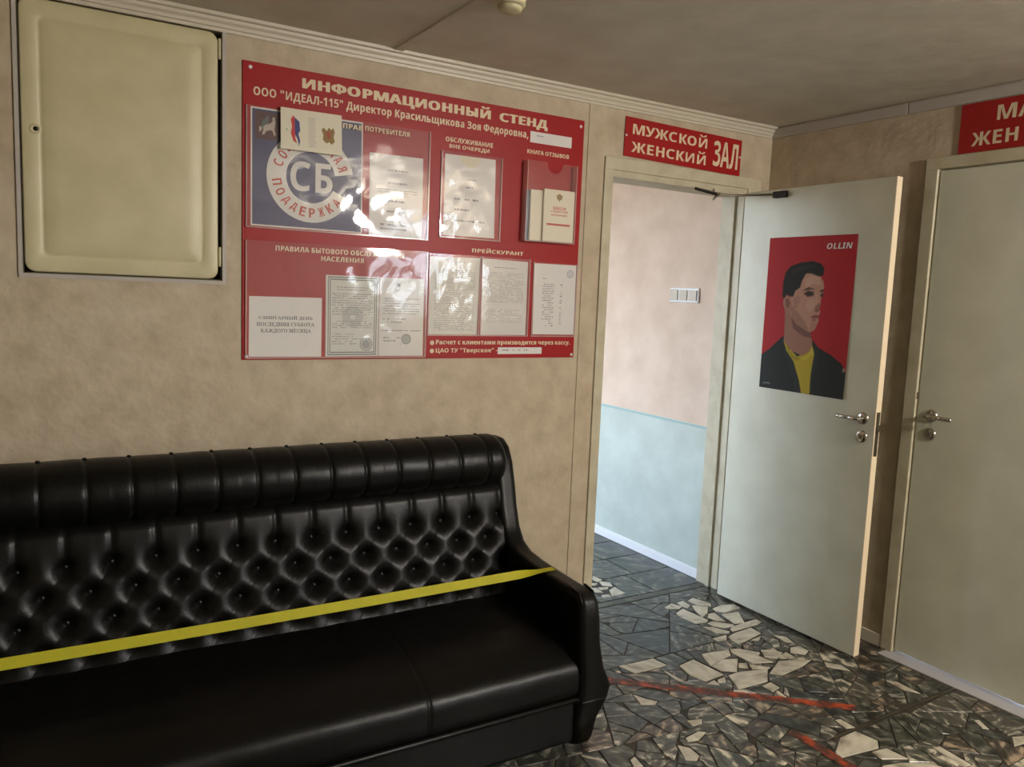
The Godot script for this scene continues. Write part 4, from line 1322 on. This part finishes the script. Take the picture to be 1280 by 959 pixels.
# ---------------------------------------------------------------- doors
func lever(parent: Node, at: Vector3, out: Vector3, along: Vector3):
	var st := smooth()
	lathe(st, [[0.0, 0.009], [0.018, 0.009], [0.024, 0.006], [0.026, 0.0]], 28, toward(at, out))
	lathe(st, [[0.010, 0.008], [0.0095, 0.040], [0.0, 0.046]], 16, toward(at, out))
	var h = obj("handle", st, M.chrome, parent)
	st = smooth()
	var p := at + out * 0.042
	tube(st, [p - along * 0.006, p + along * 0.04, p + along * 0.075 + out * 0.002, p + along * 0.100 - out * 0.004], 0.0085, 12)
	obj("lever", st, M.chrome, h)
	st = smooth()
	var q := at - Vector3(0, 0.075, 0)
	lathe(st, [[0.0, 0.006], [0.009, 0.0065], [0.018, 0.0075], [0.024, 0.005], [0.026, 0.0]], 28, toward(q, out))
	var r = obj("lock_rosette", st, M.chrome, parent)
	st = smooth()
	add_bevel_box(st, q + out * 0.006 - Vector3(0.005, 0.011, 0.005), q + out * 0.006 + Vector3(0.005, 0.011, 0.005), 0.002, 1)
	obj("key_cylinder", st, M.steel, r)

func open_door():
	# lining and casing of the doorway
	var fr = thing("trim_4", Vector3(2.55, 0, WALL_Z), "cream painted frame around the open doorway", "door frame", "", "structure")
	var zf := WALL_Z + 0.012
	var zb := WALL_Z - 0.145
	obj("casing", bevel_box(Vector3(2.099, 0.0, WALL_Z - 0.002), Vector3(2.146, 2.034, zf), 0.003, 1), M.frame_paint, fr)
	obj("casing", bevel_box(Vector3(2.960, 0.0, WALL_Z - 0.002), Vector3(3.044, 2.040, zf), 0.003, 1), M.frame_paint, fr)
	obj("head_casing", bevel_box(Vector3(2.100, 1.990, WALL_Z - 0.002), Vector3(3.042, 2.042, zf + 0.001), 0.003, 1), M.frame_paint, fr)
	obj("jamb", bevel_box(Vector3(2.122, 0.0, zb), Vector3(2.150, 1.993, WALL_Z + 0.002), 0.002, 1), M.frame_paint, fr)
	obj("jamb", bevel_box(Vector3(2.945, 0.0, zb), Vector3(2.974, 1.993, WALL_Z + 0.002), 0.002, 1), M.frame_paint, fr)
	obj("head_jamb", bevel_box(Vector3(2.148, 1.962, zb), Vector3(2.947, 1.995, WALL_Z + 0.002), 0.002, 1), M.frame_paint, fr)
	obj("door_stop", bevel_box(Vector3(2.932, 0.0, WALL_Z - 0.07), Vector3(2.947, 1.964, WALL_Z - 0.045), 0.002, 1), M.frame_paint, fr)
	# leaf swung into the room, almost parallel to the other wall
	var o = thing("door_1", Vector3(2.905, 0.012, -2.735), "pale painted door standing open with a red portrait poster on it", "door", "", "structure")
	obj("leaf", bevel_box(Vector3(2.886, 0.012, -2.728), Vector3(2.922, 1.960, -1.957), 0.002, 1), M.door_paint, o)
	var st := smooth()
	add_bevel_box(st, Vector3(2.8862, 0.013, -1.9575), Vector3(2.9125, 1.9595, -1.9545), 0.001, 1)
	add_bevel_box(st, Vector3(2.9145, 0.013, -1.9575), Vector3(2.9218, 1.9595, -1.9562), 0.0006, 1)
	obj("edge_band", st, M.door_edge, o)
	st = smooth()
	add_bevel_box(st, Vector3(2.892, 0.855, -1.9548), Vector3(2.914, 1.035, -1.9535), 0.0006, 1)
	add_bevel_box(st, Vector3(2.897, 0.955, -1.954), Vector3(2.909, 0.985, -1.944), 0.002, 1)
	obj("latch_plate", st, M.steel, o)
	lever(o, Vector3(2.886, 1.003, -2.010), Vector3(-1, 0, 0), Vector3(0, 0, -1))
	for y in [0.25, 1.0, 1.72]:
		st = smooth()
		tube(st, [Vector3(2.926, y - 0.045, -2.738), Vector3(2.926, y, -2.738), Vector3(2.926, y + 0.045, -2.738)], 0.007, 10)
		obj("hinge", st, M.frame_paint, o)
	# slim door closer: body on the leaf, arm, joint and rail on the head of the frame
	var cl = obj("door_closer", bevel_box(Vector3(2.862, 1.920, -2.545), Vector3(2.886, 1.948, -2.475), 0.003, 1), M.dark_metal, o)
	st = smooth()
	tube(st, [Vector3(2.872, 1.936, -2.54), Vector3(2.800, 1.940, -2.735)], 0.005, 8)
	obj("arm", st, M.steel, cl)
	obj("rail", bevel_box(Vector3(2.700, 1.948, -2.756), Vector3(2.840, 1.963, -2.738), 0.002, 1), M.frame_paint, cl)
	st = smooth()
	tube(st, [Vector3(2.745, 1.945, -2.752), Vector3(2.700, 1.915, -2.745)], 0.006, 8)
	obj("joint_lever", st, M.chrome, cl)
	st = smooth()
	tube(st, [Vector3(2.725, 1.940, -2.752), Vector3(2.615, 1.958, -2.775)], 0.007, 8)
	obj("joint_arm", st, M.dark_metal, cl)
	# portrait poster
	var im := Image.create(520, 776, false, Image.FORMAT_RGB8)
	im.fill(Color(0.66, 0.105, 0.13))
	var skin := Color(0.70, 0.53, 0.45)
	var hues := {"jacket": Color(0.10, 0.125, 0.12), "lapel": Color(0.135, 0.16, 0.15), "lapel2": Color(0.14, 0.165, 0.155), "shirt": Color(0.70, 0.62, 0.16), "collar": Color(0.60, 0.53, 0.12), "collar2": Color(0.76, 0.69, 0.24), "neck": Color(0.60, 0.43, 0.36), "neckshade": Color(0.46, 0.32, 0.27), "face": skin, "cheek": Color(0.60, 0.44, 0.37), "ear": Color(0.63, 0.44, 0.37), "earin": Color(0.48, 0.32, 0.27), "hair": Color(0.085, 0.075, 0.07), "hairlight": Color(0.15, 0.13, 0.12), "eye": Color(0.36, 0.26, 0.23), "eyeb": Color(0.36, 0.26, 0.23), "brow": Color(0.22, 0.16, 0.14), "browb": Color(0.22, 0.16, 0.14), "nose": Color(0.58, 0.41, 0.34), "noseline": Color(0.75, 0.58, 0.50), "mouth": Color(0.52, 0.30, 0.28), "chin": Color(0.66, 0.49, 0.41), "mark": Color(0.75, 0.72, 0.68), "tag": Color(0.55, 0.56, 0.55)}
	for k in POSTER:
		poly_fill(im, POSTER[k], hues[k])
		if k == "neck": poly_fill(im, [0.25, 0.45, 0.35, 0.45, 0.37, 0.54, 0.265, 0.54], hues.neck)
	for q in [[[0.47, 0.27, 0.54, 0.245, 0.63, 0.26, 0.66, 0.31, 0.56, 0.30, 0.48, 0.33], Color(0.75, 0.59, 0.51)], [[0.52, 0.40, 0.60, 0.39, 0.60, 0.44, 0.56, 0.48, 0.50, 0.45], Color(0.74, 0.575, 0.49)], [[0.49, 0.362, 0.52, 0.352, 0.57, 0.358, 0.56, 0.372, 0.51, 0.374], Color(0.20, 0.15, 0.14)], [[0.665, 0.362, 0.685, 0.358, 0.685, 0.374, 0.668, 0.374], Color(0.20, 0.15, 0.14)], [[0.345, 0.40, 0.40, 0.37, 0.43, 0.40, 0.40, 0.46, 0.36, 0.46], Color(0.64, 0.475, 0.40)], [[0.60, 0.46, 0.65, 0.455, 0.66, 0.47, 0.62, 0.478], Color(0.50, 0.345, 0.29)], [[0.58, 0.52, 0.64, 0.522, 0.62, 0.535, 0.59, 0.535], Color(0.56, 0.40, 0.34)]]:
		poly_fill(im, q[0], q[1])
	im.resize(84, 125, Image.INTERPOLATE_LANCZOS)
	im.resize(390, 582, Image.INTERPOLATE_CUBIC)
	st = smooth()
	var z0 := -2.558
	var z1 := -2.104
	var bow := func(u: float, v: float):
		var e := 0.004 * sin(v * PI) * sin(u * PI) + 0.007 * pow(u, 3.0) * pow(1.0 - v, 2.0)
		return Vector3(2.8845 - e, lerp(1.066, 1.745, v), lerp(z0, z1, u))
	sheet(st, 16, 16, bow)
	var po = thing("portrait_poster", Vector3(2.885, 1.066, -2.33), "red poster of a dark-haired man in a dark jacket and yellow shirt", "poster")
	obj("print", st, as_print(im, 0.75), po)
	st = smooth()
	var rear := func(u: float, v: float): return bow.call(u, v) + Vector3(0.0006, 0, 0)
	sheet(st, 16, 16, rear, true)
	obj("paper_back", st, M.paper, po)
	letters("lettering", [["OLLIN", 0.308, 0.622, 0.428, 0.646]], Transform3D(Basis(Vector3(0, 1, 0), -PI / 2) * Basis(Vector3(1, 0, 0), Vector3(0.2, 1, 0), Vector3(0, 0, 1)), Vector3(2.8842, 1.066, z0 - 0.126)), M.paper, po)

func closed_door():
	var o = thing("door_2", Vector3(WALL_X, 0, -1.52), "closed pale painted door with chrome lever in the side wall", "door", "", "structure")
	obj("leaf", bevel_box(Vector3(WALL_X - 0.004, 0.014, -1.920), Vector3(WALL_X + 0.038, 2.000, -1.120), 0.004, 2), M.door_paint, o)
	lever(o, Vector3(WALL_X - 0.004, 1.026, -1.858), Vector3(-1, 0, 0), Vector3(0, 0, 1))
	var fr = thing("trim_5", Vector3(WALL_X, 0, -1.52), "cream painted frame around the closed door", "door frame", "", "structure")
	var xf := WALL_X - 0.014
	obj("casing", bevel_box(Vector3(xf, 0.002, -1.978), Vector3(WALL_X + 0.01, 2.050, -1.925), 0.004, 2), M.frame_paint, fr)
	obj("casing", bevel_box(Vector3(xf, 0.002, -1.115), Vector3(WALL_X + 0.01, 2.050, -1.062), 0.004, 2), M.frame_paint, fr)
	obj("head_casing", bevel_box(Vector3(xf - 0.001, 2.005, -1.978), Vector3(WALL_X + 0.01, 2.052, -1.062), 0.004, 2), M.frame_paint, fr)
	obj("jamb", bevel_box(Vector3(WALL_X + 0.002, 0.002, -1.954), Vector3(WALL_X + 0.14, 2.02, -1.923), 0.002, 1), M.frame_paint, fr)
	obj("jamb", bevel_box(Vector3(WALL_X + 0.002, 0.002, -1.117), Vector3(WALL_X + 0.14, 2.02, -1.086), 0.002, 1), M.frame_paint, fr)
	obj("head_jamb", bevel_box(Vector3(WALL_X + 0.002, 2.003, -1.954), Vector3(WALL_X + 0.14, 2.02, -1.086), 0.002, 1), M.frame_paint, fr)
	var st := smooth()
	tube(st, [Vector3(WALL_X - 0.006, 1.088, -1.924), Vector3(WALL_X - 0.006, 1.112, -1.924)], 0.005, 8)
	obj("dent", st, M.grime, fr)

# ---------------------------------------------------------------- ceiling, lamps, windows behind the camera
func ceiling_things():
	var o = thing("ceiling_fitting", Vector3(1.215, CEIL, -2.105), "small round cream fitting on the ceiling above the sofa", "ceiling fitting")
	var st := smooth()
	lathe(st, [[0.0, 0.034], [0.028, 0.034], [0.034, 0.031], [0.036, 0.026], [0.036, 0.020]], 32, toward(Vector3(1.215, CEIL, -2.105), Vector3(0, -1, 0)))
	obj("head", st, M.cabinet_paint, o)
	st = smooth()
	lathe(st, [[0.036, 0.019], [0.044, 0.017], [0.046, 0.012], [0.046, 0.0]], 32, toward(Vector3(1.215, CEIL, -2.105), Vector3(0, -1, 0)))
	obj("base", st, M.cabinet_paint, o)

func windows_and_lamps():
	window("window_3", Vector3(WALL_X + 0.07, 1.20, 0.6), Vector3(0, 0, 1), 2.2, 0.95, 3, "window of the waiting room in the wall of the closed door")
	for a in [[Vector3(2.60, CEIL, 0.95), "opal glass dome lamp on the ceiling near the window"]]:
		var p: Vector3 = a[0]
		var o = thing("ceiling_lamp", p, a[1], "lamp")
		var st := smooth()
		lathe(st, [[0.0, 0.030], [0.150, 0.028], [0.165, 0.018], [0.165, 0.0]], 40, toward(p, Vector3(0, -1, 0)))
		obj("lamp_base", st, M.white_board, o)
		st = smooth()
		lathe(st, [[0.0, 0.110], [0.05, 0.105], [0.10, 0.085], [0.13, 0.06], [0.145, 0.028]], 40, toward(p, Vector3(0, -1, 0)))
		obj("lamp_dome", st, M.lamp_glow, o)
		var l := OmniLight3D.new()
		l.name = "lamp_light"
		l.light_color = Color(1.0, 0.965, 0.925)
		l.light_energy = LAMP_ENERGY
		l.light_size = 0.12
		l.omni_range = 14.0
		l.omni_attenuation = 2.0
		l.shadow_enabled = true
		o.add_child(l, true)
		l.position = Vector3(0, -0.24, 0)
